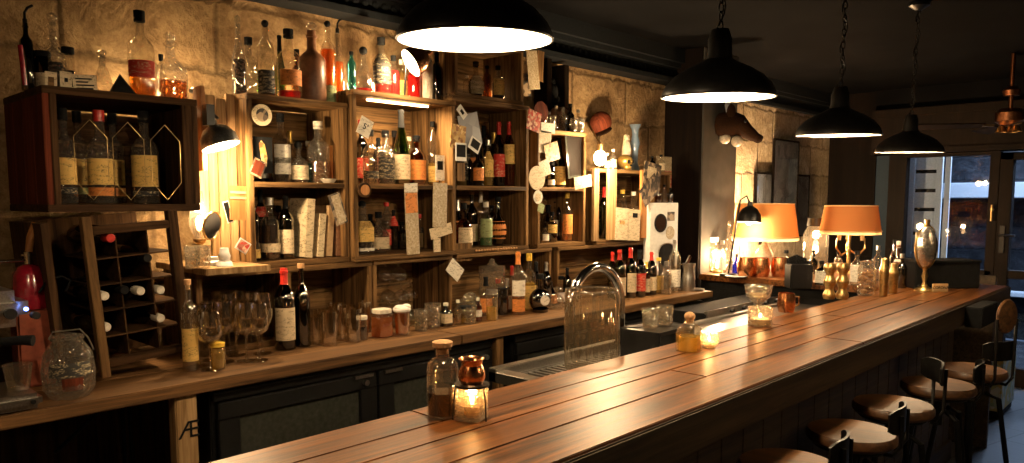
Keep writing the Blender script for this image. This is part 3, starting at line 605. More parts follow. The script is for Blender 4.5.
row('inside the centre crate', 'bottles inside the centre crate', S2, [
 (371, 130, 16, 'liq', 'C', ('w', .5), [('k', .1, .24)], 'k'), (386, 131, 18, 'liq', 'X', ('d', .5), L1('k', .1, .5), 'k'), (379, 138, 12, 'wine', 'D', None, None, 'k', dict(Y=2.77)),
 (402, 110, 17, 'burg', 'G', None, L1('c', .07, .40), 'k', dict(label='green bottle with tall cream label and black neck inside the centre crate')), (417, 136, 18, 'liq', 'A', ('a', .5), L1('o', .1, .5), 'k'),
 (433, 122, 11, 'tall', 'C', ('y', .35), L1('y', .05, .3), 'k')], Y=2.66, zmax=ZB-.02)
row('on the middle shelf, third crate', 'bottles on the middle shelf of the third crate', S2, [
 (468, 150, 10, 'wine', 'D', None, None, 'k', dict(Y=2.77)), (478, 150, 12, 'liq', 'D', None, L1('o', .15, .5), 'k'), (488, 140, 11, 'liq', 'C', ('y', .4), L1('y', .2, .75), 's'), (484, 126, 12, 'wine', 'D', None, None, 'k', dict(Y=2.78)),
 (499, 122, 12, 'wine', 'D', None, L1('r', .15, .5), 'r'), (509, 122, 12, 'wine', 'A', ('o', .4), L1('y', .35, .65), 'r'), (519, 152, 10, 'liq', 'D', None, L1('c', .08, .62), 'k')], Y=2.68, zmax=ZCc-.02)
row('on the lower shelf, left crate', 'bottles on the lower shelf of the left crate', S1, [
 (252, 190, 17, 'liq', 'D', None, L1('y', .03, .16), 'k'), (262, 188, 14, 'wine', 'D', None, L1('r', .6, .75), 'k', dict(Y=2.78)), (271, 198, 19, 'liq', 'C', ('d', .55), L1('c', .12, .26), 's'), (287, 196, 15, 'wine', 'D', None, L1('c', .08, .46), 'k')], Y=2.67, zmax=S2-.02)
row('on the lower shelf, centre crate', 'bottles on the lower shelf of the centre crate', S1, [
 (348, 214, 9, 'tall', 'C', None, None, 'k'), (363, 203, 18, 'liq', 'X', ('d', .5), [('y', .25, .68), ('w', .06, .12)], 'b', dict(sq=.8)), (379, 212, 18, 'squat', 'X', ('a', .4), L1('c', .1, .38), 'k', dict(sq=.5)),
 (394, 210, 9, 'wine', 'D', None, L1('r', .6, .85), 'k', dict(Y=2.77)), (402, 222, 13, 'liq', 'D', None, None, 'k', dict(Y=2.77)), (427, 215, 13, 'liq', 'D', None, None, 'k', dict(Y=2.77))], Y=2.67, zmax=S2-.02)
row('on the lower shelf, third crate', 'bottles on the lower shelf of the third crate', S1, [
 (464, 203, 17, 'squat', 'A', ('a', .4), L1('c', .05, .45), 'k'), (472, 190, 12, 'wine', 'D', None, L1('c', .08, .42), 'c', dict(Y=2.75)), (481, 188, 11, 'wine', 'C', None, None, 'w', dict(Y=2.76)), (486, 202, 13, 'liq', 'C', ('g', .45), L1('g', .2, .62), 'w'),
 (498, 197, 17, 'oval', 'D', None, L1('o', .14, .5), 'k'), (523, 200, 13, 'tall', 'C', ('d', .2), None, 't')], Y=2.66, zmax=S2-.02)
row('on the middle shelf, fourth crate', 'bottles on the middle shelf of the fourth crate', S2, [
 (551, 162, 8, 'jar', 'D', None, L1('w', .1, .3), 'k'), (559, 130, 13, 'burg', 'G', None, L1('y', .06, .42), 'k'), (567, 138, 9, 'wine', 'C', None, None, 'w', dict(Y=2.75)), (579, 140, 8, 'tall', 'D', None, None, 'k')], Y=2.67, zmax=ZD-.02)
row('on the lower shelf, fourth crate', 'bottles on the lower shelf of the fourth crate', S1, [
 (545, 226, 8, 'liq', 'C', ('w', .5), L1('w', .1, .5), 'k'), (552, 212, 10, 'liq', 'D', None, L1('y', .3, .7), 'k'), (560, 196, 8, 'wine', 'D', None, None, 'w', dict(Y=2.76)), (567, 192, 11, 'liq', 'C', ('o', .4), L1('o', .15, .55), 'y'), (575, 203, 8, 'liq', 'D', None, None, 'y')], Y=2.67, zmax=S2-.02)
row('in the open stand', 'bottles in the open stand', S1, [
 (590, 196, 9, 'tall', 'E', None, L1('y', .02, .6), 'w'), (597, 192, 8, 'tall', 'C', None, None, 'k', dict(Y=2.75)), (604, 187, 12, 'wine', 'G', None, None, 'r'), (622, 190, 11, 'tall', 'C', ('d', .4), None, 'y', dict(Y=2.70)), (633, 192, 11, 'tall', 'C', ('d', .4), None, 'w', dict(Y=2.70)),
 (642, 212, 9, 'jar', 'D', None, L1('c', .1, .7), 'k'), (649, 205, 9, 'wine', 'D', None, L1('r', .1, .5), 'r')], Y=2.68, zmax=ZE-.02)
row('on top of the fourth crate', 'small bottles on top of the fourth crate', ZD, [
 (549, 112, 7, 'liq', 'C', ('w', .4), None, 's'), (556, 106, 7, 'liq', 'C', ('a', .4), None, 'w'), (563, 108, 8, 'tall', 'X', None, None, 't'), (570, 104, 9, 'liq', 'D', None, None, 'k'), (578, 110, 8, 'liq', 'C', ('a', .5), None, 's')], Y=2.68)
q = random.Random(21)
def back_row(where, grp, z, pxs, tops, zmax, Y=2.79):
    its = []
    for px in pxs:
        gl = q.choice('DDCCAXG'); lb = q.choice(['c', 'y', 'o', 'w', 'k', 'r', None]); kd = q.choice(['wine', 'liq', 'liq', 'tall', 'burg'])
        its.append((px, q.uniform(*tops), q.uniform(11, 15), kd, gl, (q.choice('adwy'), q.uniform(.3, .6)) if gl in 'CX' else None, [(lb, .1, q.uniform(.4, .55))] if lb else None, q.choice('kkksgwr')))
    row(where, grp, z, its, Y=Y, zmax=zmax)
back_row('in the back row, middle shelf, left crate', 'back row bottles, middle shelf of the left crate', S2, (262, 291, 309, 330), (128, 145), ZA-.02)
back_row('in the back row of the centre crate', 'back row bottles inside the centre crate', S2, (362, 395, 409, 426), (120, 140), ZB-.02)
back_row('in the back row, middle shelf, third crate', 'back row bottles, middle shelf of the third crate', S2, (463, 474, 494, 505, 516), (124, 140), ZCc-.02)
back_row('in the back row, lower shelf, left crate', 'back row bottles, lower shelf of the left crate', S1, (255, 280, 296), (200, 212), S2-.02)
back_row('in the back row, lower shelf, centre crate', 'back row bottles, lower shelf of the centre crate', S1, (356, 371, 387, 420, 432), (202, 216), S2-.02)
back_row('in the back row, lower shelf, third crate', 'back row bottles, lower shelf of the third crate', S1, (458, 468, 492, 507, 515), (196, 208), S2-.02)
back_row('in the back row, fourth crate', 'back row bottles in the fourth crate', S1, (548, 556, 571, 580), (197, 206), S2-.02)
back_row('in the back row on the counter', 'back row bottles on the middle counter', CZ, (486, 498, 507, 524, 550, 561, 572), (268, 285), None, Y=2.545)
# front row on the counter
row('of the front row on the far counter', 'front row of bottles on the far counter', CZ, [
 (612, 252, 10, 'wine', 'G', None, None, 'r', dict(Y=2.5)), (619, 250, 13, 'wine', 'G', None, L1('c', .08, .45), 'r'), (630, 248, 12, 'wine', 'D', None, L1('c', .12, .5), 'r'), (639, 250, 13, 'wine', 'D', None, [('r', .12, .5)], 'k'),
 (646, 262, 8, 'wine', 'A', ('a', .6), L1('c', .1, .5), 'y'), (651, 252, 11, 'wine', 'D', None, L1('c', .1, .42), 'r'), (658, 258, 11, 'tall', 'C', ('y', .5), L1('y', .1, .5), 'y'),
 (666, 262, 11, 'liq', 'X', ('w', .5), None, 's', dict(Y=2.36)), (674, 240, 12, 'wine', 'C', ('w', .5), L1('w', .08, .42), 's')], Y=2.42)
row('on the middle of the counter', 'bottles and jars along the middle of the counter', CZ, [
 (362, 316, 12, 'jar', 'C', ('d', .5), None, 'w', dict(nm='small spice jar')), (382, 309, 19, 'jar', 'C', ('o', .72), None, 'w', dict(sq=.7, label='square jar of pink-red sweets with a small white lid on the counter')),
 (446, 303, 11, 'liq', 'D', None, L1('c', .15, .55), 'w', dict(sq=.6)), (465, 306, 14, 'jar', 'C', ('y', .3), None, 'k', dict(Y=2.46)), (458, 300, 8, 'liq', 'C', ('w', .4), None, 'w'), (478, 298, 8, 'liq', 'A', ('o', .6), L1('w', .2, .5), 'w'),
 (492, 290, 12, 'jar', 'C', ('y', .45), None, 's', dict(Y=2.42, label='clear jar half full of pale salt on the counter')), (503, 288, 11, 'cyl', 'D', None, None, 'k', dict(Y=2.5)),
 (518, 252, 14, 'wine', 'C', ('a', .45), [('w', .3, .55), ('o', .05, .25)], 'o', dict(Y=2.46)), (529, 254, 14, 'liq', 'C', ('y', .5), L1('y', .05, .45), 'y', dict(Y=2.50)), (512, 266, 9, 'wine', 'C', ('w', .5), None, 'r', dict(Y=2.52)),
 (536, 262, 11, 'wine', 'D', None, None, 'k', dict(Y=2.53)), (546, 262, 11, 'wine', 'D', None, None, 's', dict(Y=2.53)), (557, 286, 14, 'squat', 'X', None, None, 't', dict(Y=2.44)), (567, 268, 9, 'wine', 'D', None, None, 'k', dict(Y=2.52))], Y=2.45)
# round-faced black bottle with an oval badge
x, y = atZ(537, 321, CZ); t = thing('liquor_bottle', 'squat round-faced black bottle with a pale oval badge on the counter', 'bottle', (x, 2.43, CZ+.001), rz=-.35)
x = atY(540, 321, 2.43)[0]; t.location.x = x; s = mpp(x, 2.43, CZ)
MB().ball((0, 0, 12*s), 12*s, 20, sy=.55).cyl((0, 0, 21*s), (0, 0, 34*s), 3.2*s, 3*s).cyl((0, 0, 0), (0, 0, 3*s), 8*s, 9*s).build('glass_body', G['D'], t)
MB().cyl((2*s, -6.3*s, 12*s), (2*s, -7.0*s, 12*s), 5*s, n=20).build('badge', 'lab_w', t); MB().cyl((0, 0, 33*s), (0, 0, 38*s), 3.6*s).build('cap', 'rubber', t)
# the two big wine bottles at the front of the left counter
for px, pt, wd, lab, cap, lb in ((286, 268, 21, [('c', .12, .52)], 'r', 'big dark wine bottle with cream chateau label and red capsule on the counter'), (303, 264, 16, None, 'c', 'dark unlabelled wine bottle with cork, right of the red-capsuled bottle')):
    yy = 2.50; x = atY(px, 350, yy)[0]; m = mpp(x, yy, CZ); H = atY(px, pt, yy)[1]-CZ
    bottle((x, yy, CZ+.0008), H*(1 if cap == 'r' else .95), wd*m/2, 'wine', 'D', None, lab, cap, 0, lb, None, face=-118, labspan=62)
x = atY(191, 370, 2.40)[0]; m = mpp(x, 2.4, CZ)
bottle((x, 2.40, CZ+.0008), (atY(191, 280, 2.4)[1]-CZ)*.95, 7.5*m, 'tall', 'C', ('w', .45), [('y', .12, .50)], 'c', 0, 'clear corked bottle with ochre label beside the wine rack', None)
x = atY(218, 365, 2.37)[0]; m = mpp(x, 2.37, CZ)
bottle((x, 2.37, CZ+.0008), atY(218, 343, 2.37)[1]-CZ, 7.5*m, 'jar', 'C', ('y', .8), None, 'y', 0, 'small jar of pale green preserve in front of the wine glasses', None)
# wine glasses
def wine_glass(loc, h, r, label, group):
    t = thing('wine_glass', label, 'glass', loc, group=group)
    MB().lathe([(0, h*.44), (r*.35, h*.45), (r*.8, h*.52), (r, h*.64), (r*.97, h*.78), (r*.80, h), (r*.78, h), (r*.95, h*.78), (r*.97, h*.64), (r*.76, h*.53), (r*.3, h*.465), (0, h*.46)], 24).build('bowl', G['W'], t)
    MB().lathe([(0, .0), (r*.82, 0), (r*.80, .003), (r*.2, .007), (.0042, .015), (.0035, h*.3), (.0055, h*.44), (0, h*.44)], 18).build('stem', G['W'], t)
pp = [(198, 2.44, 363), (212, 2.50, 0), (207, 2.6, 0), (224, 2.44, 0), (222, 2.66, 0), (236, 2.52, 0), (246, 2.40, 0), (238, 2.70, 0), (251, 2.60, 0), (262, 2.48, 0), (266, 2.7, 0), (229, 2.58, 0), (258, 2.38, 0), (210, 2.36, 0)]
for i, (px, yy, _) in enumerate(sorted(pp)):
    x = atY(px, 340, yy)[0]
    wine_glass((x, yy, CZ+.0008), .205+random.uniform(-.012, .012), .040, f'stemmed clear wine glass, {ORD[i]} from the left in the cluster on the counter', 'wine glasses clustered on the counter')
def tumbler(loc, h, r, label, group=None, mat='W', rot=(0, 0, 0), fill=None, name='tumbler'):
    t = thing(name, label, 'glass', loc, group=group, rot=rot)
    MB().lathe([(0, 0), (r*.86, 0), (r, h), (r*.95, h), (r*.82, .007), (0, .007)], 20).build('glass_body', G[mat], t)
    if fill: MB().lathe([(0, .009), (r*.80, .009), (r*.80+(r*.14)*fill[1], h*fill[1]), (0, h*fill[1])], 18).build('drink', Q[fill[0]], t)
    return t
k = 0
for (px, yy) in ((316, 2.50), (329, 2.44), (342, 2.50), (353, 2.44), (322, 2.62), (336, 2.62), (348, 2.66), (366, 2.58)):
    x = atY(px, 330, yy)[0]
    tumbler((x, yy, CZ+.0008), .13 if k % 2 else .11, .034, f'clear tumbler {["in front", "behind"][yy > 2.55]}, {ORD[sorted([316,329,342,353,322,336,348,366]).index(px)]} from the left between the wine bottles and the sweets jar', 'tumblers on the counter'); k += 1
k = 0
for (px, yy, z) in ((384, 2.66, CZ), (396, 2.62, CZ), (408, 2.68, CZ), (390, 2.72, CZ), (388, 2.66, CZ+.10), (401, 2.62, CZ+.10), (410, 2.68, CZ+.1), (386, 2.66, CZ+.2), (399, 2.62, CZ+.2)):
    x = atY(px, 300, yy)[0]; h = .098
    t = thing('coupe_glass', f'upturned clear coupe, {["bottom", "middle", "top"][int(round((z-CZ)/.1))]} tier, {ORD[[384,390,396,408].index(px)] if z == CZ else ORD[([388,401,410] if z < CZ+.15 else [386,399]).index(px)]} from left in the stacked glasses', 'glass', (x, yy, z+.002), group='stacked coupe glasses')
    MB().lathe([(.034, 0), (.038, .02), (.03, .04), (.012, .052), (.004, .056), (.0035, .088), (.026, .093), (.027, .096), (0, .096)], 18).build('bowl', G['W'], t); k += 1
for (px, yy, h, r, lb) in ((421, 2.44, .09, .030, 'short clear tumbler right of the foamy glass on the counter'), (433, 2.46, .105, .036, 'wide clear tumbler between the foamy glass and the small dark bottle'), (471, 2.42, .075, .026, 'small clear tumbler below the round glass dish')):
    tumbler((atY(px, 330, yy)[0], yy, CZ+.0008), h, r, lb, mat='X')
# beer glass with a foam head
x = atY(402, 330, 2.42)[0]; t = tumbler((x, 2.42, CZ+.0008), .098, .034, 'glass jar of amber drink topped with a cream foam head on the counter', fill=('o', .92), name='foamy_drink')
MB().ball((0, 0, .104), .037, 18, sz=.5).ball((.016, -.008, .115), .02, 12, sz=.6).ball((-.014, .0, .112), .021, 12, sz=.6).build('foam', 'white', t)
# ------------------------------------------------------------------ pendant lamps over the bar
def pendant(px, py, X_, Y_, D, label, watts):
    z = EYE+(Vector((X_, Y_, 0))).length*0; xx, zz = atY(px, py, Y_); t = thing('pendant_lamp', label, 'pendant lamp', (xx, Y_, zz), rot=tuple(Matrix.Rotation(math.radians(TILT), 3, R).to_euler()))
    r = D/2; k = D/.34
    prof = [(r, 0), (r*1.0, .012*k), (r*.93, .035*k), (r*.78, .062*k), (r*.56, .085*k), (r*.36, .100*k), (r*.24, .112*k), (r*.215, .13*k)]
    MB().lathe(prof+[(r*.21, .17*k), (r*.15, .20*k), (0, .203*k)], 40).tube([(r*math.cos(a*PI/20), r*math.sin(a*PI/20), 0) for a in range(40)], .0028, 6, True).build('lamp_shade', 'blackmetal', t)
    MB().lathe([(a*.985, b-.002) for a, b in prof]+[(0, .128*k)], 40).build('shade_lining', 'enamel', t)
    MB().cyl((0, 0, .128*k), (0, 0, .085*k), .018).build('bulb_socket', 'black', t)
    MB().ball((0, 0, .058*k), .026, 16, sz=1.15).build('bulb', 'bulb', t)
    mb = MB(); L_ = ZC-zz-.203*k; n = int(L_/.026)
    for i in range(n):
        c = .21*k+i*.026; pts = []
        for j in range(10):
            a = 2*PI*j/10; u = .0075*math.cos(a); v = .016*math.sin(a); pts.append((u, 0, c+v) if i % 2 else (0, u, c+v))
        mb.tube(pts, .0022, 5, True)
    mb.tube([(.012*math.sin(q*.9), .012*math.cos(q*.9), .2*k+L_*q/24) for q in range(25)], .0028, 5)
    mb.build('chain', 'blackmetal', t)
    MB().lathe([(.05, L_+.2*k), (.05, L_+.185*k), (.02, L_+.165*k), (0, L_+.16*k)], 20).build('ceiling_rose', 'blackmetal', t)
    point('bulb_light', (0, 0, -.004), watts, (1., .73, .43), .03, t)
    return t
pendant(475, 40, 1.12, 1.18, .33, 'large black dome pendant lamp nearest the camera, over the bar', PEND)
pendant(718, 97, 2.02, 1.12, .33, 'black dome pendant lamp on a chain, second along the bar', PEND)
pendant(838, 135, 3.07, 1.19, .33, 'black dome pendant lamp hanging third along the bar', PEND)
pendant(909, 152, 3.91, 1.25, .33, 'black dome pendant lamp at the far end of the bar', PEND)
t = thing('pendant_lamp', 'black dome pendant lamp on a plain cord over the coffee end of the bar', 'pendant lamp', (.12, 1.22, 1.95))  # pendant added out of view to brighten the left crates and wall
pr = [(.172, 0), (.172, .012), (.160, .035), (.134, .062), (.096, .085), (.062, .100), (.04, .112), (.037, .17), (0, .2)]
MB().lathe(pr, 32).build('lamp_shade', 'blackmetal', t); MB().lathe([(a*.985, b-.002) for a, b in pr[:7]]+[(0, .12)], 32).build('shade_lining', 'enamel', t)
MB().ball((0, 0, .058), .026, 14).build('bulb', 'bulb', t); MB().cyl((0, 0, .2), (0, 0, ZC-1.95), .004).build('cord', 'blackmetal', t); point('bulb_light', (0, 0, -.004), PEND*.4, (1., .73, .43), .03, t)
for k, (xs, ys_) in enumerate(((2.3, -.50), (4.5, -.45))):  # pendants added out of view to light the stool seats and bar front
    t = thing('pendant_lamp', ['black dome pendant lamp on a cord over the room side, level with the first stools', 'black dome pendant lamp on a cord over the room side, nearer the glazed door'][k], 'pendant lamp', (xs, ys_, 1.95))
    MB().lathe(pr, 32).build('lamp_shade', 'blackmetal', t); MB().lathe([(a*.985, b-.002) for a, b in pr[:7]]+[(0, .12)], 32).build('shade_lining', 'enamel', t)
    MB().ball((0, 0, .058), .026, 14).build('bulb', 'bulb', t); MB().cyl((0, 0, .2), (0, 0, ZC-1.95), .004).build('cord', 'blackmetal', t); point('bulb_light', (0, 0, -.004), ROOM_FILL*(1, .7)[k], (1., .70, .38), .03, t)
# ------------------------------------------------------------------ bar stools
def stool(px, py, rz, label, hz=.90, tall=False, r=.130, dz=0.):
    x, y = atZ(px, py, hz); t = thing('bar_stool', label, 'bar stool', (x, y, 0), rz, group=None)
    MB().lathe([(0, hz-.035), (r*.94, hz-.035), (r, hz-.025), (r, hz-.010), (r*.95, hz), (r*.5, hz-.003), (0, hz-.005)], 32).build('seat', 'seat', t)
    MB().tube([(r*.80*math.cos(a*PI/12), r*.80*math.sin(a*PI/12), hz-.042) for a in range(24)], .008, 6, True).cyl((0, 0, hz-.16), (0, 0, hz-.036), .022).build('seat_frame', 'blackmetal', t)
    for a in range(4):
        c, s = math.cos(a*PI/2+PI/4), math.sin(a*PI/2+PI/4)
        MB().tube([(.05*c, .05*s, hz-.10), (.10*c, .10*s, hz-.12), (.165*c, .165*s, .35), (.195*c, .195*s, .008)], .0105, 8).build('leg', 'blackmetal', t)
    MB().tube([(.178*math.cos(a*PI/14), .178*math.sin(a*PI/14), .27) for a in range(28)], .008, 6, True).build('foot_ring', 'blackmetal', t)
    top = .10+dz if not tall else .25; zb = hz+.022+dz if not tall else hz+.06
    for s in (-1, 1):
        MB().tube([(-.05, s*.035, hz-.045), (-r*.96, s*.04, hz-.045), (-r*1.12, s*.045, hz-.01), (-r*1.12, s*.05, hz+top-.02)], .006, 6).build('back_support', 'blackmetal', t)
    mb = MB(); n = 12; hh = .078
    for face, rr in ((0, r*1.08), (1, r*1.08+.007)):
        for i in range(n+1):
            a = PI-.62+1.24*i/n
            e = 1-abs(2*i/n-1)**5*.35
            mb.v.append((rr*math.cos(a), rr*math.sin(a), zb+hh/2-hh/2*e)); mb.v.append((rr*math.cos(a), rr*math.sin(a), zb+hh/2+hh/2*e))
    k = 2*(n+1)
    for i in range(n):
        a = 2*i; mb.f += [(a, a+2, a+3, a+1), (k+a, k+a+1, k+a+3, k+a+2), (a+1, a+3, k+a+3, k+a+1), (a, k+a, k+a+2, a+2)]
    mb.f += [(0, 1, k+1, k), (2*n, k+2*n, k+2*n+1, 2*n+1)]; mb.sm += [True]*len(mb.f)
    mb.build('backrest', 'blackmetal', t)
    if tall: MB().lathe([(0, 0), (.048, 0), (.052, .006), (.048, .012), (0, .012)], 20, Matrix.Translation((-r*1.15, 0, hz+.24)) @ Matrix.Diagonal((1, 1, 1.35, 1)) @ Matrix.Rotation(PI/2, 4, 'Y')).build('headrest', 'seat', t)
    return t
stool(788, 463, math.radians(100), 'wooden-seated bar stool nearest the camera, mostly below the frame')
stool(851, 430, math.radians(97), 'wooden-seated bar stool with curved black backrest, second from the camera')
stool(893, 403, math.radians(125), 'wooden-seated bar stool in the middle of the row, turned slightly away', dz=.055)
stool(938, 383, math.radians(100), 'wooden-seated bar stool next to the far end of the row')
stool(972, 368, math.radians(60), 'farthest bar stool, with a tall back and round wooden headrest', tall=True)
# ------------------------------------------------------------------ things on the bar
def onbar(px, py, Z=BZ): x, y = atZ(px, py, Z); return x, y, mpp(x, y, Z)
x, y, m = onbar(443, 416); t = thing('apothecary_bottle', 'clear pharmacy bottle of dark red liquid with a big cork, on the bar', 'bottle', (x, y, BZ+.0008))
H = 76*m; r = 16*m
MB().lathe([(0, 0), (r*.94, 0), (r, .004), (r, H*.62), (r*.93, H*.70), (r*.68, H*.755), (r*.42, H*.78), (r*.40, H*.87), (r*.55, H*.885), (r*.55, H*.91), (r*.42, H*.92)], 28).build('glass_body', G['C'], t)
MB().lathe([(0, .006), (r*.92, .006), (r*.93, H*.33), (0, H*.33)], 24).build('liquid', Q['d'], t)
MB().lathe([(.36*r, H*.83), (.38*r, H*.92), (.62*r, H*.925), (.64*r, H*.985), (.5*r, H*1.0), (0, H*1.0)], 20).build('cork_stopper', 'cork', t)
# ribbed glass candle block and the copper pot warmed over it
x, y, m = onbar(472, 419); a = 12.5*m; h = 31*m
t = thing('candle_holder', 'square ribbed glass candle block glowing on the bar', 'candle holder', (x, y, BZ+.0008), .35)
mb = MB()
for i in range(6): mb.box(-a, a, -a, a, i*h/6, (i+.86)*h/6)
MT['ribglass'] = glass('frosted_ribbed_glass', (.95, .9, .8), cut=.8, milk=.22, milkcol=(1., .85, .6)); mb.build('glass_block', 'ribglass', t, bevel=.0012)
MB().cyl((0, 0, h*.1), (0, 0, h*.45), a*.62, n=18).build('candle', 'wax', t); MB().ball((0, 0, h*.68), .0055, 10, sz=2.2).build('flame', 'flame', t)
point('candle_light', (0, 0, h*.68+.026), CAND, (1., .58, .24), .012, t)
t = thing('pot_warmer', 'black wire warmer ring with thin legs standing over the candle block', 'warmer', (x, y, BZ+.0008), .35)
R0 = 15.5*m; zz = h+.006
MB().lathe([(R0*1.12, zz), (R0*1.12, zz+.005), (R0*.3, zz+.005), (R0*.3, zz), (R0*1.12, zz)], 28).build('ring', 'blackmetal', t)
for k in range(3):
    an = k*2*PI/3+.2; MB().tube([(R0*1.06*math.cos(an), R0*1.06*math.sin(an), zz), (R0*1.22*math.cos(an), R0*1.22*math.sin(an), zz*.5), (R0*1.26*math.cos(an), R0*1.26*math.sin(an), 0.002)], .0018, 6).build('leg', 'blackmetal', t)
t = thing('copper_pot', 'small round-bellied copper pot standing on the warmer over the candle', 'pot', (x, y, BZ+zz+.0068), .3)
ph = 25*m
MB().lathe([(0, 0), (R0*.72, 0), (R0*.88, ph*.25), (R0*.86, ph*.5), (R0*.66, ph*.74), (R0*.72, ph*.93), (R0*.86, ph), (R0*.83, ph), (R0*.66, ph*.9), (R0*.6, ph*.74), (R0*.8, ph*.5), (R0*.7, ph*.1), (0, ph*.08)], 28).build('body', 'copper', t)
for s in (-1, 1): MB().tube([(s*R0*.82, 0, ph*.45), (s*R0*1.0, 0, ph*.65), (s*R0*.95, 0, ph*.88), (s*R0*.74, 0, ph*.92)], .0018, 6).build('handle', 'copper', t)
# oil bottle and tea light
x, y, m = onbar(689, 351); t = thing('oil_bottle', 'small round clear bottle of golden oil with a wooden stopper on the bar', 'bottle', (x, y, BZ+.0008)); H = 38*m; r = 11.5*m
MB().lathe([(0, 0), (r*.95, 0), (r, .004), (r, H*.48), (r*.85, H*.62), (r*.42, H*.72), (r*.36, H*.82), (r*.44, H*.84)], 22, sq=.55).build('glass_body', G['C'], t)
MB().lathe([(0, .004), (r*.9, .004), (r*.9, H*.40), (0, H*.40)], 20, sq=.55).build('liquid', Q['y'], t)
MB().ball((0, 0, H*.92), r*.48, 14, sz=.8).cyl((0, 0, H*.74), (0, 0, H*.86), r*.3).build('cork_stopper', 'cork', t)
x, y, m = onbar(709, 348); t = thing('tea_light', 'low glass tea light shining beside the oil bottle on the bar', 'tea light', (x, y, BZ+.0008)); r = 10*m
MB().lathe([(0, 0), (r*.6, 0), (r, r*.7), (r*.9, r*1.5), (r*.86, r*1.5), (r*.93, r*.7), (r*.55, .003), (0, .003)], 22).build('glass_cup', 'ribglass', t)
MB().cyl((0, 0, .004), (0, 0, r*.6), r*.6).build('candle', 'wax', t); MB().ball((0, 0, r*.95), .005, 8, sz=1.8).build('flame', 'flame', t)
point('candle_light', (0, 0, r*.95+.022), CAND*.8, (1., .58, .24), .012, t)
x, y, m = onbar(760, 326); t = thing('candle_glass', 'wide cut glass with a candle burning in it, under the coupe bowl', 'candle holder', (x, y, BZ+.0008)); r = 12*m; h = 19*m
MB().lathe([(0, 0), (r*.95, 0), (r, .004), (r, h), (r*.93, h), (r*.92, .006), (0, .006)], 24).build('glass_cup', G['X'], t)
MB().cyl((0, 0, .007), (0, 0, h*.4), r*.85, n=20).build('candle', 'wax', t); MB().ball((0, 0, h*.55), .005, 8, sz=1.8).build('flame', 'flame', t)
point('candle_light', (0, 0, h*.55+.022), CAND*.6, (1., .55, .22), .01, t)
x, y, m = onbar(769, 322); t = thing('footed_bowl', 'cut-glass footed bowl of pale sweets behind the candle glass', 'bowl', (x, y+.05, BZ+.0008)); r = 14*m
MB().lathe([(0, 0), (r*.6, 0), (r*.55, .004), (.006, .010), (.006, 15*m), (r*.3, 17*m), (r*.85, 25*m), (r, 36*m), (r*.96, 36*m), (r*.8, 26*m), (r*.25, 18*m), (0, 18*m)], 26).build('glass_body', G['X'], t)
mb = MB()
for i in range(16): mb.ball((r*.55*math.cos(i*2.4)*math.sqrt(i/16), r*.55*math.sin(i*2.4)*math.sqrt(i/16), 25*m+.003*(i % 3)), .010, 8, sz=.7)
o = mb.build('sweets', 'trim_cream', t)
def solid_at(name, label, cat, px, py, build, group=None, rz=0., Z=BZ, dy=0.):
    x, y = atZ(px, py, Z); t = thing(name, label, cat, (x, y+dy, Z+.0008), rz, group=group); build(t, mpp(x, y, Z)); return t
def copper_mug(t, m):
    r = 8.5*m; h = 19*m
    MB().lathe([(0, 0), (r*.85, 0), (r*1.05, h*.35), (r*1.0, h*.7), (r*.9, h), (r*.85, h), (r*.95, h*.6), (r*.8, .004), (0, .004)], 22).build('body', 'copper', t)
    MB().tube([(r*.9, 0, h*.8), (r*1.6, 0, h*.78), (r*1.65, 0, h*.35), (r*.98, 0, h*.25)], .0035, 6).build('handle', 'brass', t)
for px, lb in ((750, 'copper mug on the return counter next to the blue bottle'), (765, 'copper mug in the middle of the return counter'), (784, 'copper mug closest to the black knife block')):
    solid_at('copper_mug', lb, 'mug', px, 277, copper_mug, rz=.4, dy=.03)
solid_at('copper_mug', 'copper mug lying low among the glasses behind the footed bowl', 'mug', 786, 312, copper_mug, rz=-.6, dy=.0)
solid_at('blue_bottle', 'tiny cobalt blue bottle on the return counter', 'bottle', 736, 274, lambda t, m: (MB().lathe([(0, 0), (4*m, 0), (4.2*m, 8*m), (3.2*m, 11*m), (1.2*m, 13*m), (1.2*m, 17*m)], 16).build('glass_body', G['B'], t), MB().cyl((0, 0, 16.5*m), (0, 0, 20*m), 1.5*m).build('cap', 'black', t)))
solid_at('white_saucer', 'white saucer under the small blue bottle', 'saucer', 735, 277, lambda t, m: MB().lathe([(0, 0), (8*m, 0), (11*m, 1.2*m), (10.5*m, 1.6*m), (7*m, .6*m), (0, .6*m)], 24).build('plate', 'white', t), dy=-.01)
def knife_block(t, m):
    MB().box(-11*m, 11*m, -.05, .05, 0, 24*m).build('block', 'black', t, bevel=.006)
    mb = MB()
    for i in range(9): mb.cyl((-9*m+i*2.2*m, .0, 23*m), (-9*m+i*2.2*m, 0, (30-abs(i-4)*.9)*m), 1.3*m, n=8).cyl((-9*m+i*2.2*m, .025, 23*m), (-9.4*m+i*2.25*m, .03, (33-abs(i-4)*.9)*m), 1.3*m, n=8)
    mb.build('straws', 'rubber', t)
solid_at('straw_caddy', 'black caddy packed with black straws on the bar', 'caddy', 798, 288, knife_block, rz=-.8)
def wavy(t, m):
    pr = [(0, 0)]+[((5.0+1.3*math.sin(i*.95))*m, i*2.1*m) for i in range(18)]+[(0, 36*m)]
    MB().lathe(pr, 18).build('body', 'brass', t)
for px, lb in ((829, 'wavy brass mug stack, left of the two on the bar'), (842, 'wavy brass mug stack, right of the two on the bar')):
    solid_at('stacked_brass_cups', lb, 'cups', px, 299, wavy)
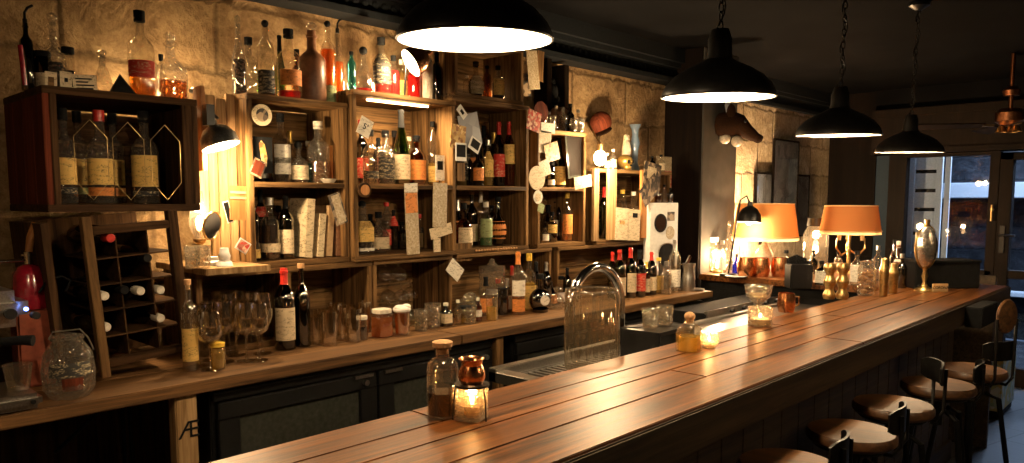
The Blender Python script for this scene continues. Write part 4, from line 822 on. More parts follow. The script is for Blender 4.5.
def cookie_jar(t, m):
    r = 8.5*m; h = 33*m
    MB().lathe([(0, 0), (r*.95, 0), (r, .004), (r, h*.8), (r*.8, h*.9), (r*.8, h), (r*.9, h+.003), (0, h+.01)], 24).build('glass_body', G['X'], t)
    mb = MB(); q = random.Random(5)
    for i in range(26): mb.ball((q.uniform(-.6, .6)*r, q.uniform(-.6, .6)*r, h*.06+h*.025*i), r*.3, 8, sz=.7)
    mb.build('biscuits', 'cork', t)
solid_at('biscuit_jar', 'glass jar filled with biscuits lit warmly on the bar', 'jar', 866, 295, cookie_jar)
def shaker(hh, mat='brass'):
    def f(t, m):
        r = 4.6*m
        MB().lathe([(0, 0), (r*.8, 0), (r, hh*m*.62), (r*.98, hh*m*.7), (r*.65, hh*m*.82), (r*.62, hh*m*.9)], 20).build('body', mat, t)
        MB().lathe([(r*.66, hh*m*.88), (r*.6, hh*m*.97), (r*.3, hh*m), (0, hh*m)], 16).build('cap', mat, t)
    return f
for px, py, hh, lb in ((883, 296, 38, 'tall brass cocktail shaker right of the biscuit jar'), (893, 293, 30, 'shorter brass cocktail shaker right of the tall one')):
    solid_at('cocktail_shaker', lb, 'shaker', px, py, shaker(hh), )
# cluster of bottles at the far end of the bar
for i, (px, py, hh, wd, gl, lab, cap, lb) in enumerate(((821, 285, 24, 12, 'D', [('w', .1, .6)], 'k', 'short dark bottle with white label between the straw caddy and brass cups'), (808, 283, 22, 9, 'A', [('c', .1, .5)], 'k', 'small amber bottle just right of the straw caddy'),
        (856, 285, 34, 12, 'C', [('w', .1, .6)], 'k', 'clear bottle with big white label behind the biscuit jar'), (901, 288, 34, 10, 'D', None, 's', 'dark bottle with silver cap near the far end of the bar'), (877, 280, 34, 9, 'C', None, 's', 'clear bottle with silver cap behind the tall shaker'),
        (893, 280, 40, 8, 'A', None, 'k', 'slim amber bottle behind the brass shakers'), (813, 274, 22, 8, 'D', None, 'b', 'dark bottle behind the straw caddy'), (838, 272, 20, 8, 'C', [('c', .1, .5)], 'k', 'clear bottle under the rust lampshade'))):
    x, y = atZ(px, py, BZ); m = mpp(x, y, BZ)
    bottle((x, y, BZ+.0008), hh*m, wd*m/2, 'liq', gl, None, lab, cap, 0, lb, None, face=-160)
# black storage box at the bar end, carrying a labelled bottle; carafe clock on a brass foot in front
x, y = atZ(922, 290, BZ); m = mpp(x, y, BZ)
t = thing('storage_box', 'black box at the far end of the bar behind the little cream nameplate', 'box', (x+.20, y+.0, BZ+.0008), -.75)
MB().box(-.16, .22, -.09, .09, 0, .145).box(-.165, .225, -.095, .095, .145, .16).build('box_body', 'rubber', t, bevel=.004)
x2, y2 = atZ(940, 292, BZ); t = thing('small_sign', 'small cream nameplate with dark lettering in front of the black box', 'sign', (x2, y2, BZ+.0008), -.72)
MB().box(-.045, .045, -.004, .006, 0, .045).build('plate', 'trim_cream', t, bevel=.002); text_mesh('CORONA', .021, 'lettering', 'rubber', t, (0, -.0052, .023), (PI/2, 0, 0))
x, y = atZ(924, 291, BZ); m = mpp(x, y, BZ)
t = thing('table_trophy', 'gilt-footed oval cut-glass ornament standing at the far end of the bar', 'ornament', (x, y, BZ+.0008), -.7)
MB().lathe([(0, 0), (9.5*m, 0), (8.5*m, 2*m), (3*m, 5*m), (1.6*m, 9*m), (3.0*m, 15*m), (1.8*m, 20*m), (3*m, 24*m), (0, 24*m)], 22).build('pedestal', 'brass', t)
MT['cutsilver'] = plain('cut_silvery_crystal', (.75, .68, .6), .15, .9, bump=1., bscale=55)
MB().ball((0, 0, 44*m), 21*m, 24, sx=.53, sy=.34).build('crystal_body', 'cutsilver', t)
MB().tube([(11.5*m*math.cos(a*PI/14), 0, 44*m+21.5*m*math.sin(a*PI/14)) for a in range(28)], 1.0*m, 6, True).cyl((0, 0, 64*m), (0, 0, 71*m), 1.6*m, 2.6*m).build('gilt_rim', 'brass', t)
xx = x+.22; yy = y+.09
bottle((xx-.05, yy+.10, BZ+.0008), .26, .032, 'oval', 'A', None, [('w', .15, .6)], 'w', 0, 'bottle with white label left of the oval ornament', None, face=-170)
# tumblers on the worktop
for px, py, yy, lb in ((650, 352, 1.62, 'upturned clear tumbler on the worktop, left of the pair behind the bar'), (664, 350, 1.62, 'upturned clear tumbler on the worktop, right of the pair behind the bar')):
    x = atY(px, py, yy)[0]; tumbler((x, yy, WZ+.13+.001), .075, .036, lb, mat='X', rot=(0, 0, 0))
x = atY(652, 350, 1.62)[0]
t = thing('glass_rack', 'black plastic rack under the upturned tumblers behind the bar', 'rack', (x+.03, 1.62, WZ+.013)); MB().box(-.12, .14, -.09, .09, 0, .01).box(-.12, -.11, -.09, .09, 0, .115).box(.13, .14, -.09, .09, 0, .115).box(-.12, .14, -.09, .09, .10, .115).build('rack_body', 'black', t, bevel=.002)
# tall ribbed glass cylinder and the arching chrome tap
yy = 1.66; x = atY(592, 330, yy)[0]; m = mpp(x, yy, 1.1)
t = thing('glass_cylinder', 'tall ribbed glass cylinder standing by the sink', 'glass cylinder', (x, yy, WZ+.013)); hz = atY(592, 290, yy)[1]-WZ-.013; r = 26*m
n = 96; mb = MB(); vs = []
for z in (0, .01, hz*.96, hz):
    for i in range(n): q = r*(1+.07*(.5+.5*math.cos(2*PI*i*20/n))) if z not in (0, hz) else r; vs.append((q*math.cos(2*PI*i/n), q*math.sin(2*PI*i/n), z))
mb.add(vs, [(j*n+i, j*n+(i+1) % n, (j+1)*n+(i+1) % n, (j+1)*n+i) for j in range(3) for i in range(n)]+[tuple(range(n))], True)
mb.build('glass_body', glass('ribbed_cylinder_glass', (.86, .84, .78), rough=.06, milk=.05, milkcol=(.7, .55, .35), base=.24, bump=.3), t)
MB().tube([(r*math.cos(a*PI/20), r*math.sin(a*PI/20), hz) for a in range(40)], .004, 6, True).build('rim', G['X'], t)
yt = 1.80; xa = atY(620, 340, yt)[0]; xb = atY(570, 300, yt)[0]
t = thing('sink_tap', 'chrome gooseneck tap arching over the tall glass cylinder', 'tap', (xa, yt, WZ+.013))
zt_ = atY(600, 270, yt)[1]-WZ; dx = xb-xa; rr = abs(dx)/2
pts = [(0, 0, 0), (0, 0, (zt_-rr)*.6)]+[(-rr+rr*math.cos(a*PI/12), 0, zt_-rr+rr*math.sin(a*PI/12)) for a in range(13)]+[(-2*rr, 0, zt_-rr-.04)]
MB().tube(pts, .019, 14).build('spout', 'chrome', t); MB().cyl((0, 0, 0), (0, 0, .03), .026).cyl((.0, 0, .05), (.09, -.0, .07), .007).build('tap_base', 'chrome', t)
# dishwasher / appliance with slanted control strip behind the bar at the right
t = thing('glasswasher', 'low steel glasswasher with a slanted control strip behind the bar', 'appliance', (0, 0, 0))
xa = atY(700, 330, 2.0)[0]; xb = 4.50
MB().box(xa, xb, 1.96, 2.2, .05, 1.00).build('cabinet', 'rubber', t, bevel=.004)
MB().prism([(0, 0), (xb-xa, 0), (xb-xa, .045), (0, .045)], .02, Matrix.Translation((xa, 1.95, .97)) @ Matrix.Rotation(-.25, 4, 'X')).build('control_strip', 'steel', t, bevel=.002)
for i in range(5): MB().cyl((xa+.25+i*.14, 1.965, .99), (xa+.25+i*.14, 1.935, .997), .010).build('control_knob', 'black', t)
# ------------------------------------------------------------------ coffee corner at the far left
t = thing('espresso_machine', 'chrome espresso machine with rounded head cut off by the left edge', 'espresso machine', (atY(0, 300, 2.42)[0], 2.42, CZ+.0008))
X0 = t.location.x; hz0 = atY(20, 306, 2.30)[1]-CZ; w = atY(34, 306, 2.30)[0]-X0
MB().box(-.40, w-.02, -.18, .05, hz0-.05, hz0+.045).build('head', 'steel', t, bevel=.03)
MB().box(-.40, -.03, .05, .30, .02, hz0+.02).build('boiler_body', 'steel', t, bevel=.01)
w2 = atY(38, 390, 2.28)[0]-X0
MB().box(-.40, w2, -.19, .03, 0.004, .045).build('drip_tray', 'steel', t, bevel=.012)
MB().cyl((w2-.025, -.192, .025), (w2-.025, -.198, .025), .006).build('tray_screw', 'black', t)
MB().cyl((w*.25, -.20, hz0-.0), (w*.25, -.204, hz0-.0), .005).build('indicator_lamp', 'led', t)
MB().cyl((w*.3+.02, -.175, hz0-.02), (w*.3+.02, -.2, hz0-.02), .010).build('knob', 'black', t)
MB().cyl((-.02, -.175, hz0-.01), (-.02, -.2, hz0-.01), .014).build('knob', 'black', t)
zh = atY(18, 341, 2.30)[1]-CZ
MB().cyl((-.06, -.09, zh), (-.06, -.09, hz0-.03), .03).build('group_head', 'chrome', t)
MB().tube([(-.05, -.10, zh), (.02, -.12, zh), (w-.01, -.135, zh-.002)], [.010, .013, .015], 10).build('portafilter_handle', 'rubber', t)
x = atY(30, 290, 2.56)[0]; m = mpp(x, 2.56, 1.3); z0 = atY(30, 298, 2.56)[1]
t = thing('coffee_grinder', 'red coffee grinder with chrome neck behind the espresso machine', 'grinder', (x, 2.56, CZ+.0008))
zz = z0-CZ
MB().box(-16*m, 17*m, -14*m, 14*m, 0, zz-.03).build('lower_body', 'rust', t, bevel=.006)
MB().lathe([(0, zz-.03), (16*m, zz-.03), (16*m, zz), (14*m, zz+24*m), (10*m, zz+31*m), (4*m, zz+34*m), (0, zz+34*m)], 24).build('upper_body', 'red', t)
MB().cyl((0, 0, zz+33*m), (0, 0, zz+46*m), 3.6*m).cyl((0, 0, zz+42*m), (0, 0, zz+44*m), 5.5*m).cyl((0, 0, zz+38*m), (-26*m, -.02, zz+38*m), 1.6*m).build('chrome_neck', 'chrome', t)
MB().tube([(1*m, 0, zz+46*m), (3*m, 0, zz+60*m), (9*m, 0, zz+74*m)], [3.6*m, 3.6*m, 4.6*m], 10).build('lever_handle', 'orange_wood', t)
x = atY(48, 315, 2.50)[0]
MBc = MB().tube([(0, 0, 0), (.02, 0, .03), (.06, 0, .045), (.085, 0, .03), (.07, 0, .0)], .0035, 6)
tag(MBc.build('power_cable', 'rubber', None, (x-.02, 2.50, atY(50, 292, 2.5)[1])), 'looped dark cable behind the espresso machine', 'cable')
# fat-bellied preserving jar with a green clip seal
yy = 2.33; x = atY(69, 380, yy)[0]; m = mpp(x, yy, CZ)
t = thing('clip_jar', 'round clear swing-clip jar with green and red seal in the dark beside the espresso machine', 'jar', (x, yy, CZ+.0008)); h = 58*m; r = 24*m
MB().lathe([(0, 0), (r*.75, 0), (r*.95, h*.15), (r, h*.45), (r*.9, h*.75), (r*.6, h*.95), (r*.58, h)], 26).build('glass_body', G['X'], t)
MB().lathe([(0, h), (r*.64, h), (r*.64, h*1.05), (r*.3, h*1.09), (0, h*1.09)], 22).build('lid', G['X'], t)
MB().lathe([(r*1.004, h*.40), (r*1.0, h*.5), (r*.96, h*.64)], 16, a0=-2.6, a1=-.9).build('label', 'lab_k', t)
MB().lathe([(r*.93, h*.16), (r*1.01, h*.38)], 10, a0=-2.1, a1=-1.3).build('seal', 'redslat', t)
MB().tube([(-r*.66, 0, h*1.02), (-r*.5, -.0, h*1.14), (r*.5, 0, h*1.14), (r*.8, 0, h*.98), (r*1.0, 0, h*.75)], .0022, 6).build('clip', 'steel', t)
tag(MB().lathe([(0, 0), (.025, 0), (.035, .07), (.033, .07), (.023, .004), (0, .004)], 18).build('tumbler', G['C'], None, (atY(12, 372, 2.36)[0], 2.30, CZ+.047)), 'clear tumbler under the coffee spout on the drip tray', 'glass')
# black sack and rods under the counter
t = tag(MB().ball((0, 0, .16), .19, 20, sx=1.25, sy=.8, sz=.85).ball((.17, .02, .11), .11, 14, sz=.9).build('rubbish_sack', 'black', None, (atY(10, 440, 2.42)[0]-.03, 2.46, .445+.005)), 'shiny black sack on the low shelf at the bottom left', 'sack')
xa, za = atY(55, 453, 2.50); xb, zb_ = atY(112, 402, 2.50)
tag(MB().tube([(xa, 2.50, za), (xb, 2.52, zb_)], .006, 8).build('metal_rod', 'blackmetal'), 'thin diagonal rod propped under the counter at the left', 'rod')
for k, px in enumerate((122, 129)):
    xa, za = atY(px, 400, 2.56); tag(MB().tube([(xa, 2.56, CZ-.04), (xa+.004, 2.57, .8), (xa-.006+.02*k, 2.57, .455)], .006, 8).build('water_hose', 'rubber'), ['dark hose hanging under the counter, left of the two', 'dark hose hanging under the counter, right of the two'][k], 'hose')
xa, za = atY(150, 455, 2.40)
tag(MB().tube([(-.05, 0, 0), (-.03, 0, .045), (.01, 0, .05), (.05, 0, .02), (.08, 0, 0)], .013, 10).build('hose_coil', 'redslat', None, (xa, 2.42, .462)), 'curved red-brown pipe lying on the low shelf', 'pipe')
# ------------------------------------------------------------------ lamps behind the bar
def shade_dir(t, rot, r, h, mat_out, nm='lamp_shade'):
    M = rot; pr = [(r, 0), (r*.93, h*.45), (r*.62, h*.82), (r*.22, h), (r*.2, h*1.25), (0, h*1.27)]
    MB().lathe(pr, 28, M).build(nm, mat_out, t); MB().lathe([(a*.97, b-.002) for a, b in pr[:4]]+[(0, h*.99)], 28, M).build('shade_lining', 'enamel', t)
# clamp lamp on the plank panel
yy = 2.50; x, z = atY(221, 146, yy); m = mpp(x, yy, z)
t = thing('clamp_lamp', 'small steel clamp lamp glaring down onto the pale planks', 'lamp', (x, yy, z)); M = Matrix.Rotation(math.radians(-12), 4, 'Y') @ Matrix.Rotation(math.radians(-14), 4, 'X')
shade_dir(t, M, 19*m, 22*m, 'steel'); MB().ball((0, 0, 4*m), .018, 14, M=M).build('bulb', 'bulb', t); point('bulb_light', tuple(M @ Vector((0, 0, 4*m-.048))), CLAMP, (1., .70, .38), .025, t)
MB().tube([(-2*m, 0, 27*m), (-8*m, .03, 36*m), (-6*m, .10, 42*m), (0, .15, 40*m)], .005, 8).box(-14*m, -6*m, -.005, .03, 20*m, 40*m).build('clamp_arm', 'black', t)
# clamp lamp on the centre crate, mouth towards the camera
yy = 2.50; x, z = atY(411, 63, yy); m = mpp(x, yy, z)
t = thing('clamp_lamp', 'bright-mouthed small clamp lamp tilted toward the red bottles', 'lamp', (x, yy, z))
ax = (-F*.30-R*.76-U*.57).normalized(); M = (-ax).to_track_quat('Z', 'Y').to_matrix().to_4x4()
shade_dir(t, M, 15*m, 20*m, 'copper'); MB().ball((0, 0, 6*m), .017, 14, M=M).build('bulb', 'bulb', t); point('bulb_light', tuple(ax*.03), CLAMP2, (1., .70, .38), .02, t)
MB().tube([tuple(-ax*24*m), (10*m, .08, 14*m), (14*m, .12, -30*m)], .004, 8).build('lamp_arm', 'black', t)
# bare bulb on the stand
yy = 2.50; x, z = atY(600, 158, yy); m = mpp(x, yy, z)
t = thing('bare_bulb_lamp', 'bare glaring bulb fixed above the open crate stand', 'lamp', (x, yy, z))
MB().ball((0, 0, 0), .034, 16, sz=1.25).build('bulb', 'bulb', t); MB().cyl((0, 0, .03), (0, 0, .075), .016).tube([(0, 0, .07), (0, .03, .12), (.02, .10, .20), (.02, .38, .22)], .004, 8).build('bulb_socket', 'brass', t)
point('bulb_light', (0, -.075, -.0), BARE, (1., .70, .38), .03, t)
# added unseen puck lights that brighten the wall and the small raised crate
for k, (px, Y_, z_, pw) in enumerate(((196, 2.74, ZA, 1.), (300, 2.82, ZA, .7), (347, 2.80, ZB, .9), (425, 2.80, ZB, .6), (120, 2.83, TC, .42), (490, 2.80, ZCc+.022, .35))):
    x = atY(px, 100, Y_)[0]
    t = thing('puck_light', ['small puck light behind the clamp lamp, washing the stone wall', 'small puck light behind the brown stoneware bottle', 'small puck light behind the teal bottle on the centre crate', 'small puck light behind the cream stoneware bottle', 'small puck light behind the bottles of the big dark crate', 'small puck light at the back of the small raised crate'][k], 'light', (x, Y_, z_+.002))
    MB().lathe([(0, 0), (.022, 0), (.024, .012), (.018, .014)], 20).build('housing', 'black', t); MB().lathe([(.018, .013), (.012, .018), (0, .019)], 20).build('lens', 'bulbsoft', t); point('puck_glow', (0, 0, .05), PUCK*pw, (1., .70, .37), .02, t)
# gas-glow lamp behind the rack at the far left
yy = 2.62; x, z = atY(199, 219, yy); m = mpp(x, yy, z)
t = thing('oil_lamp', 'small glowing glass lamp on the narrow lit shelf', 'lamp', (x, yy, S1+.001)); hh = z-S1
MB().lathe([(0, 0), (.03, 0), (.033, .01), (.012, .025), (.01, hh*.45), (.02, hh*.5), (.022, hh*.56), (0, hh*.56)], 18).build('lamp_base', 'brass', t)
MB().lathe([(.018, hh*.56), (.032, hh*.8), (.034, hh*1.0), (.02, hh*1.35), (.015, hh*1.6)], 20).build('glass_chimney', G['C'], t)
MB().ball((0, 0, hh*.92), .012, 12, sz=1.5).build('flame', 'flame', t); point('flame_light', (0, 0, hh*.92+.042), OIL, (1., .70, .38), .02, t)
# vanity mirror on a white foot
yy = 2.56; x, z = atY(212, 226, yy); m = mpp(x, yy, z)
t = thing('table_mirror', 'little round tilted vanity mirror on the narrow lit shelf', 'mirror', (x, yy, S1+.001), .35); hh = z-S1
M = Matrix.Translation((0, 0, hh)) @ Matrix.Rotation(math.radians(12), 4, 'X')
MB().tube([tuple(M @ Vector((11*m*math.cos(a*PI/14), 0, 14*m*math.sin(a*PI/14)))) for a in range(28)], .004, 8, True).tube([(0, .0, hh-14*m), (.0, .004, .03)], .004).build('mirror_frame', 'brass', t)
MB().lathe([(0, .002), (1, .002), (1, -.002), (0, -.002)], 28, M @ Matrix.Diagonal((11*m, 1, 14*m, 1)) @ Matrix.Rotation(PI/2, 4, 'X')).build('mirror_glass', 'chrome', t)
MB().lathe([(0, 0), (.032, 0), (.034, .012), (.02, .018), (.022, .03), (0, .032)], 20).build('foot', 'white', t)
x = atY(222, 262, 2.52)[0]; m = mpp(x, 2.52, S1)
tag(MB().lathe([(0, 0), (8*m, 0), (7*m, 4*m), (5*m, 6*m), (6*m, 10*m), (4.5*m, 14*m), (4*m, 18*m), (0, 18.5*m)], 20).build('salt_pot', 'white', None, (x, 2.50, S1+.001)), 'stepped white pot at the right of the narrow lit shelf', 'pot')
for k, px in enumerate((191, 202)):
    tumbler((atY(px, 262, 2.50)[0], 2.49, S1+.001), .075, .026, ['small clear glass at the left of the narrow lit shelf', 'small clear glass in front of the table mirror'][k], mat='X')
# light strip added under the centre crate's top board to brighten its inside
x = (B0+B1)/2; t = thing('strip_light', 'thin warm light strip under the top board of the centre crate', 'light', (x, YFR+.03, ZB-.022))
MB().box(-.16, .16, -.008, .008, -.008, -.001).build('diffuser', 'bulbsoft', t); area('strip_glow', (x, YFR+.03, ZB-.032), STRIP, (1., .70, .38), (.3, .02), (0, .15, -1))
# ------------------------------------------------------------------ lamps on the return counter
def table_lamp(px, ytop, ybot, wpx, X_, label, mat, watts, candles=False, dia_top=.80):
    yq, zt_ = atX(px, ytop, X_); zb_ = atX(px, ybot, X_)[1]; m = mpp(X_, yq, zb_); r = wpx*m/2; h = zt_-zb_
    t = thing('table_lamp', label, 'table lamp', (X_, yq, BZ+.0008)); a = zb_-BZ
    MB().lathe([(r, a), (r*dia_top, a+h)], 36).lathe([(r*dia_top*.985, a+h), (r*.985, a)], 36).build('lamp_shade', mat, t)
    MB().tube([(r*math.cos(q*PI/20), r*math.sin(q*PI/20), a) for q in range(40)], .005, 6, True).tube([(r*dia_top*math.cos(q*PI/20), r*dia_top*math.sin(q*PI/20), a+h) for q in range(40)], .004, 6, True).lathe([(r*1.005, a-.022), (r*1.005, a+.004)], 36).build('shade_trim', 'trim_cream', t)
    if candles:
        MB().lathe([(0, 0), (.07, 0), (.065, .012), (.015, .03), (.010, a*.6), (.010, a+h), (0, a+h)], 18).build('stand', 'brass', t)
        for k in range(3):
            an = k*2*PI/3+.5; c, s = math.cos(an), math.sin(an)
            MB().tube([(0, 0, a*.55), (.06*c, .06*s, a*.42), (.105*c, .105*s, a*.6), (.10*c, .10*s, a*.82), (.07*c, .07*s, a*.86)], .006, 8).build('lamp_arm', 'brass', t)
            MB().cyl((.085*c, .085*s, a*.78), (.085*c, .085*s, a*1.1), .012).build('candle_sleeve', 'wax', t)
    else:
        MB().lathe([(0, 0), (.075, 0), (.07, .015), (.03, .03), (.055, a*.3), (.06, a*.5), (.02, a*.8), (.010, a), (0, a)], 24).build('stand', 'cream', t)
    MB().ball((0, 0, a+h*.35), .030, 14).build('bulb', 'bulbsoft', t); point('bulb_light', (0, 0, a+h*.35+.075), watts, (1., .64, .32), .04, t)
table_lamp(766, 204, 237, 64, 4.95, 'table lamp with wide orange shade and cream trim on the return counter', 'shade_o', TBL, dia_top=.84)
table_lamp(851, 206, 231, 57, 5.35, 'table lamp with rust-orange shade and curled brass arms, behind the bar bottles', 'shade_r', TBL*.7, True, .86)
# small black task lamp hanging in front of the orange shade
yy, zz = atX(749, 222, 4.62); m = mpp(4.62, yy, zz)
t = thing('task_lamp', 'small black lamp glaring down in front of the orange lampshade', 'lamp', (4.62, yy, zz)); M = Matrix.Rotation(.08, 4, 'Y')
shade_dir(t, M, 12*m, 16*m, 'blackmetal'); MB().ball((0, 0, .000), .02, 12).build('bulb', 'bulb', t); point('bulb_light', (0, 0, -.04), TASK, (1., .68, .40), .02, t)
MB().tube([(0, 0, 19*m), (0, .02, 26*m), (-.01, .06, 22*m), (-.03, .10, -.2), (-.03, .12, BZ-zz+.01)], .006, 8).lathe([(0, 0), (.06, 0), (.055, .012), (0, .014)], 18, Matrix.Translation((-.03, .12, BZ-zz+.001))).build('lamp_stand', 'blackmetal', t)
yy, _ = atX(705, 250, 4.70)
t = thing('candle_lantern', 'small glaring glass lantern against the front of the charcoal pier', 'lantern', (4.70, min(yy, 2.52), BZ+.0008))
MB().lathe([(0, 0), (.035, 0), (.036, .01), (.03, .02), (0, .02)], 20).build('lantern_base', 'brass', t); MB().lathe([(.03, .02), (.036, .06), (.03, .15), (.02, .16)], 20).build('glass_chimney', G['C'], t); MB().ball((0, 0, .055), .016, 12, sz=1.5).build('flame', 'flame', t); point('lantern_light', (0, 0, .115), SHELF*.16, (1., .68, .38), .02, t)
# lantern-like glowing jar by the wall, and bright shelf of bottles left of the lamp
yy, zz = atX(815, 262, 5.5); m = mpp(5.5, yy, BZ); zt_ = atX(815, 226, 5.5)[1]-BZ
t = thing('lidded_jar_lamp', 'glowing jar lantern with a black lid near the wall, left of the rust shade', 'lantern', (5.5, yy, BZ+.0008))
MB().lathe([(0, 0), (11*m, 0), (12*m, .01), (12*m, zt_*.8), (8*m, zt_), (8*m, zt_*1.02)], 22).build('glass_body', G['C'], t); MB().cyl((0, 0, zt_), (0, 0, zt_+8*m), 9*m, 8*m, 18).build('lid', 'black', t)
MB().ball((0, 0, zt_*.45), .022, 12, sz=1.4).build('bulb', 'bulbsoft', t); point('bulb_light', (0, 0, zt_*.45+.065), LANT, (1., .64, .32), .03, t)
for i, (px, X_, hh, wd, gl, liq, lab, cap, lb) in enumerate(((692, 4.72, 38, 10, 'C', 'y', 'y', 'k', 'clear bottle of yellow liquid against the pier on the return counter'), (702, 4.72, 46, 12, 'C', 'y', 'y', 'g', 'bright yellow-labelled bottle second from the pier on the return counter'),
        (712, 4.78, 34, 12, 'X', 'y', None, 'w', 'round cut-glass jar third from the pier on the return counter'), (722, 4.72, 32, 9, 'C', 'w', 'w', 's', 'white-labelled clear bottle left of the task lamp'), (728, 4.95, 44, 10, 'X', None, None, 't', 'tall cut-glass bottle behind the blue bottle'),
        (760, 5.0, 30, 9, 'C', 'g', 'w', 'k', 'bottle with greenish liquid under the orange shade'), (786, 4.8, 26, 10, 'C', 'a', None, 'k', 'amber bottle at the right under the orange shade'), (716, 4.95, 30, 9, 'A', None, 'o', 'r', 'amber bottle with orange label behind the cut-glass jar'))):
    yy, _ = atX(px, 262, X_); m = mpp(X_, yy, BZ)
    bottle((X_, yy, BZ+.0008), hh*m, wd*m/2, 'liq' if i != 2 else 'jar', gl, (liq, .5) if liq else None, [(lab, .1, .5)] if lab else None, cap, 0, lb, None, face=-170)
yy, _ = atX(706, 250, 4.9)
t = thing('shelf_lamp', 'low bright lamp hidden among bottles beside the pier', 'lamp', (5.55, 2.62, BZ+.0008)); MB().cyl((0, 0, 0), (0, 0, .05), .03, .02).build('lamp_base', 'brass', t); MB().ball((0, 0, .085), .032, 14, sz=1.2).build('bulb', 'bulbsoft', t); point('bulb_light', (0, -.02, .19), SHELF, (1., .66, .34), .035, t)  # lamp added out of sight to brighten the far stone wall
# ------------------------------------------------------------------ cards, prints and small finds pinned to the crates
def card(px, py, w, h, tilt, Y_, mat, label, inner=None, name='postcard', cat='card', txt=None, round_=False, lean=0.):
    x, z = atY(px, py, Y_); m = mpp(x, Y_, z); a, b = (atY(px+w/2, py, Y_)[0]-atY(px-w/2, py, Y_)[0])/2, h*m/2
    t = thing(name, label, cat, (x, Y_, z), rot=(lean, math.radians(tilt), 0))
    if round_: MB().cyl((0, .002, 0), (0, -.001, 0), a, n=28).build('card', mat, t)
    else: MB().box(-a, a, -.0012, .0012, -b, b).build('card', mat, t, bevel=.0004)
    if inner:
        f = .66 if round_ else .80
        for (im, ix, iz, iw, ih) in inner:
            if round_: MB().cyl((ix*a, -.001, iz*b), (ix*a, -.0022, iz*b), a*iw, n=20).build('print', im, t)
            else: MB().box((ix-iw)*a, (ix+iw)*a, -.0022, -.0012, (iz-ih)*b, (iz+ih)*b).build('print', im, t)
    if txt: text_mesh(txt, h*m*.5, 'lettering', 'rubber', t, (0, -.0026, 0), (PI/2, 0, 0))
    return t
MT['print1'] = blotch('dark_photo_print', (.02, .015, .01), (.12, .08, .05), (.35, .25, .15), 45); MT['print2'] = blotch('ochre_print', (.5, .3, .08), (.25, .1, .03), (.7, .5, .2), 70)
MT['print3'] = blotch('pale_banknote_print', (.46, .36, .22), (.34, .25, .14), (.56, .46, .31), 160); MT['print4'] = blotch('red_print', (.5, .05, .03), (.7, .45, .3), (.25, .03, .02), 80)
MT['grey_photo'] = blotch('faded_grey_photo', (.30, .31, .34), (.42, .43, .46), (.22, .22, .24), 14, .4)
YC = 2.548
card(262, 115, 20, 22, 0, 2.57, 'lab_c', 'round beer mat with a portrait, pinned above the dark postcard', [('print1', 0, 0, .62, .62)], 'coaster', 'coaster', round_=True)
x, z = atY(263, 152, 2.60)
t = card(263, 155, 19, 36, 0, 2.60, 'rubber', 'dark postcard of a golden figure standing on the middle shelf', None); a = 19*mpp(x, 2.6, z)/2
MB().prism([(-a*.1, -a*1.4), (a*.35, -a*1.2), (a*.45, -a*.2), (a*.2, a*1.1), (-a*.2, a*1.5), (-a*.45, a*1.2), (-a*.3, 0)], .001, Matrix.Translation((0, -.0024, 0))).build('print', 'print2', t)
card(258, 168, 13, 17, 25, 2.57, 'print1', 'small dark card tilted against the golden-figure postcard', [('redslat', 0, 0, .8, .8)])
card(338, 164, 15, 37, -6, 2.66, 'orange_wood', 'orange board with a dark shape at the right of the middle shelf', [('print1', .1, -.1, .6, .25)], 'small_board', 'board')
card(365, 127, 13, 18, 24, 2.535, 'lab_w', 'cream tag with the handwritten mark 5 on the centre crate post', None, 'tag', 'tag', txt="5'")
card(438, 130, 8, 24, 0, 2.72, 'black', 'black narrow card at the right inside the centre crate', None)
card(440, 168, 9, 25, 0, 2.60, 'lab_w', 'white card with a black emblem at the right inside the centre crate', [('rubber', 0, .2, .6, .35)])
card(238, 203, 16, 34, 2, 2.545, 'orange_wood', 'orange card with two pale stripes hanging by the lit shelf', [('trim_cream', 0, .30, 1, .07), ('trim_cream', 0, .62, 1, .07)], 'hanging_card')
card(243, 246, 13, 12, 33, 2.545, 'white', 'white-bordered red print tilted at the end of the lit shelf', [('print4', 0, 0, .8, .8)], 'photo_print', 'photo')
card(228, 212, 6, 22, -14, 2.56, 'white', 'slim white-edged dark card behind the striped orange card', [('rubber', 0, 0, .8, .9)])
card(338, 209, 12, 32, -18, 2.545, 'print1', 'dark card leaning on the crate post, with a pale printed strip', [('print3', .1, 0, .65, .9)])
card(412, 219, 13, 71, -2, 2.535, 'print3', 'tall pinned banknote strip with an orange top, in the middle of the centre crate', [('lab_w', 0, .88, 1, .12), ('lab_o', 0, .45, .9, .28)], 'paper_strip', 'paper')
card(440, 205, 14, 44, 2, 2.535, 'print3', 'pale patterned paper strip near the right post of the centre crate', None, 'paper_strip', 'paper')
card(441, 231, 22, 11, -12, 2.54, 'lab_c', 'cream folded card across the foot of the pale paper strip', None)
card(437, 245, 7, 14, 0, 2.545, 'lab_c', 'narrow cream slip below the folded card', None, 'paper_slip', 'paper')
card(455, 270, 15, 15, 40, 2.535, 'lab_w', 'cream diamond beer mat stood on its corner beside the stacked glasses', None, 'coaster', 'coaster')
card(462, 112, 10, 8, 45, 2.54, 'white', 'little white diamond card hanging on the third crate', [('rubber', 0, 0, .4, .4)])
card(470, 130, 20, 32, -14, 2.56, 'grey_photo', 'clear-framed faded sheet tilted at the top of the third crate', None, 'framed_sheet', 'picture')
card(458, 137, 15, 24, 6, 2.55, 'print2', 'ochre patchy print tucked behind the polaroids', None)
card(461, 152, 11, 18, 0, 2.54, 'white', 'upright polaroid with a black image on the third crate post', [('rubber', 0, .12, .8, .68)], 'polaroid', 'photo')
card(475, 145, 11, 13, 27, 2.535, 'white', 'polaroid tilted to the right beside the upright one', [('rubber', 0, .1, .75, .65)], 'polaroid', 'photo')
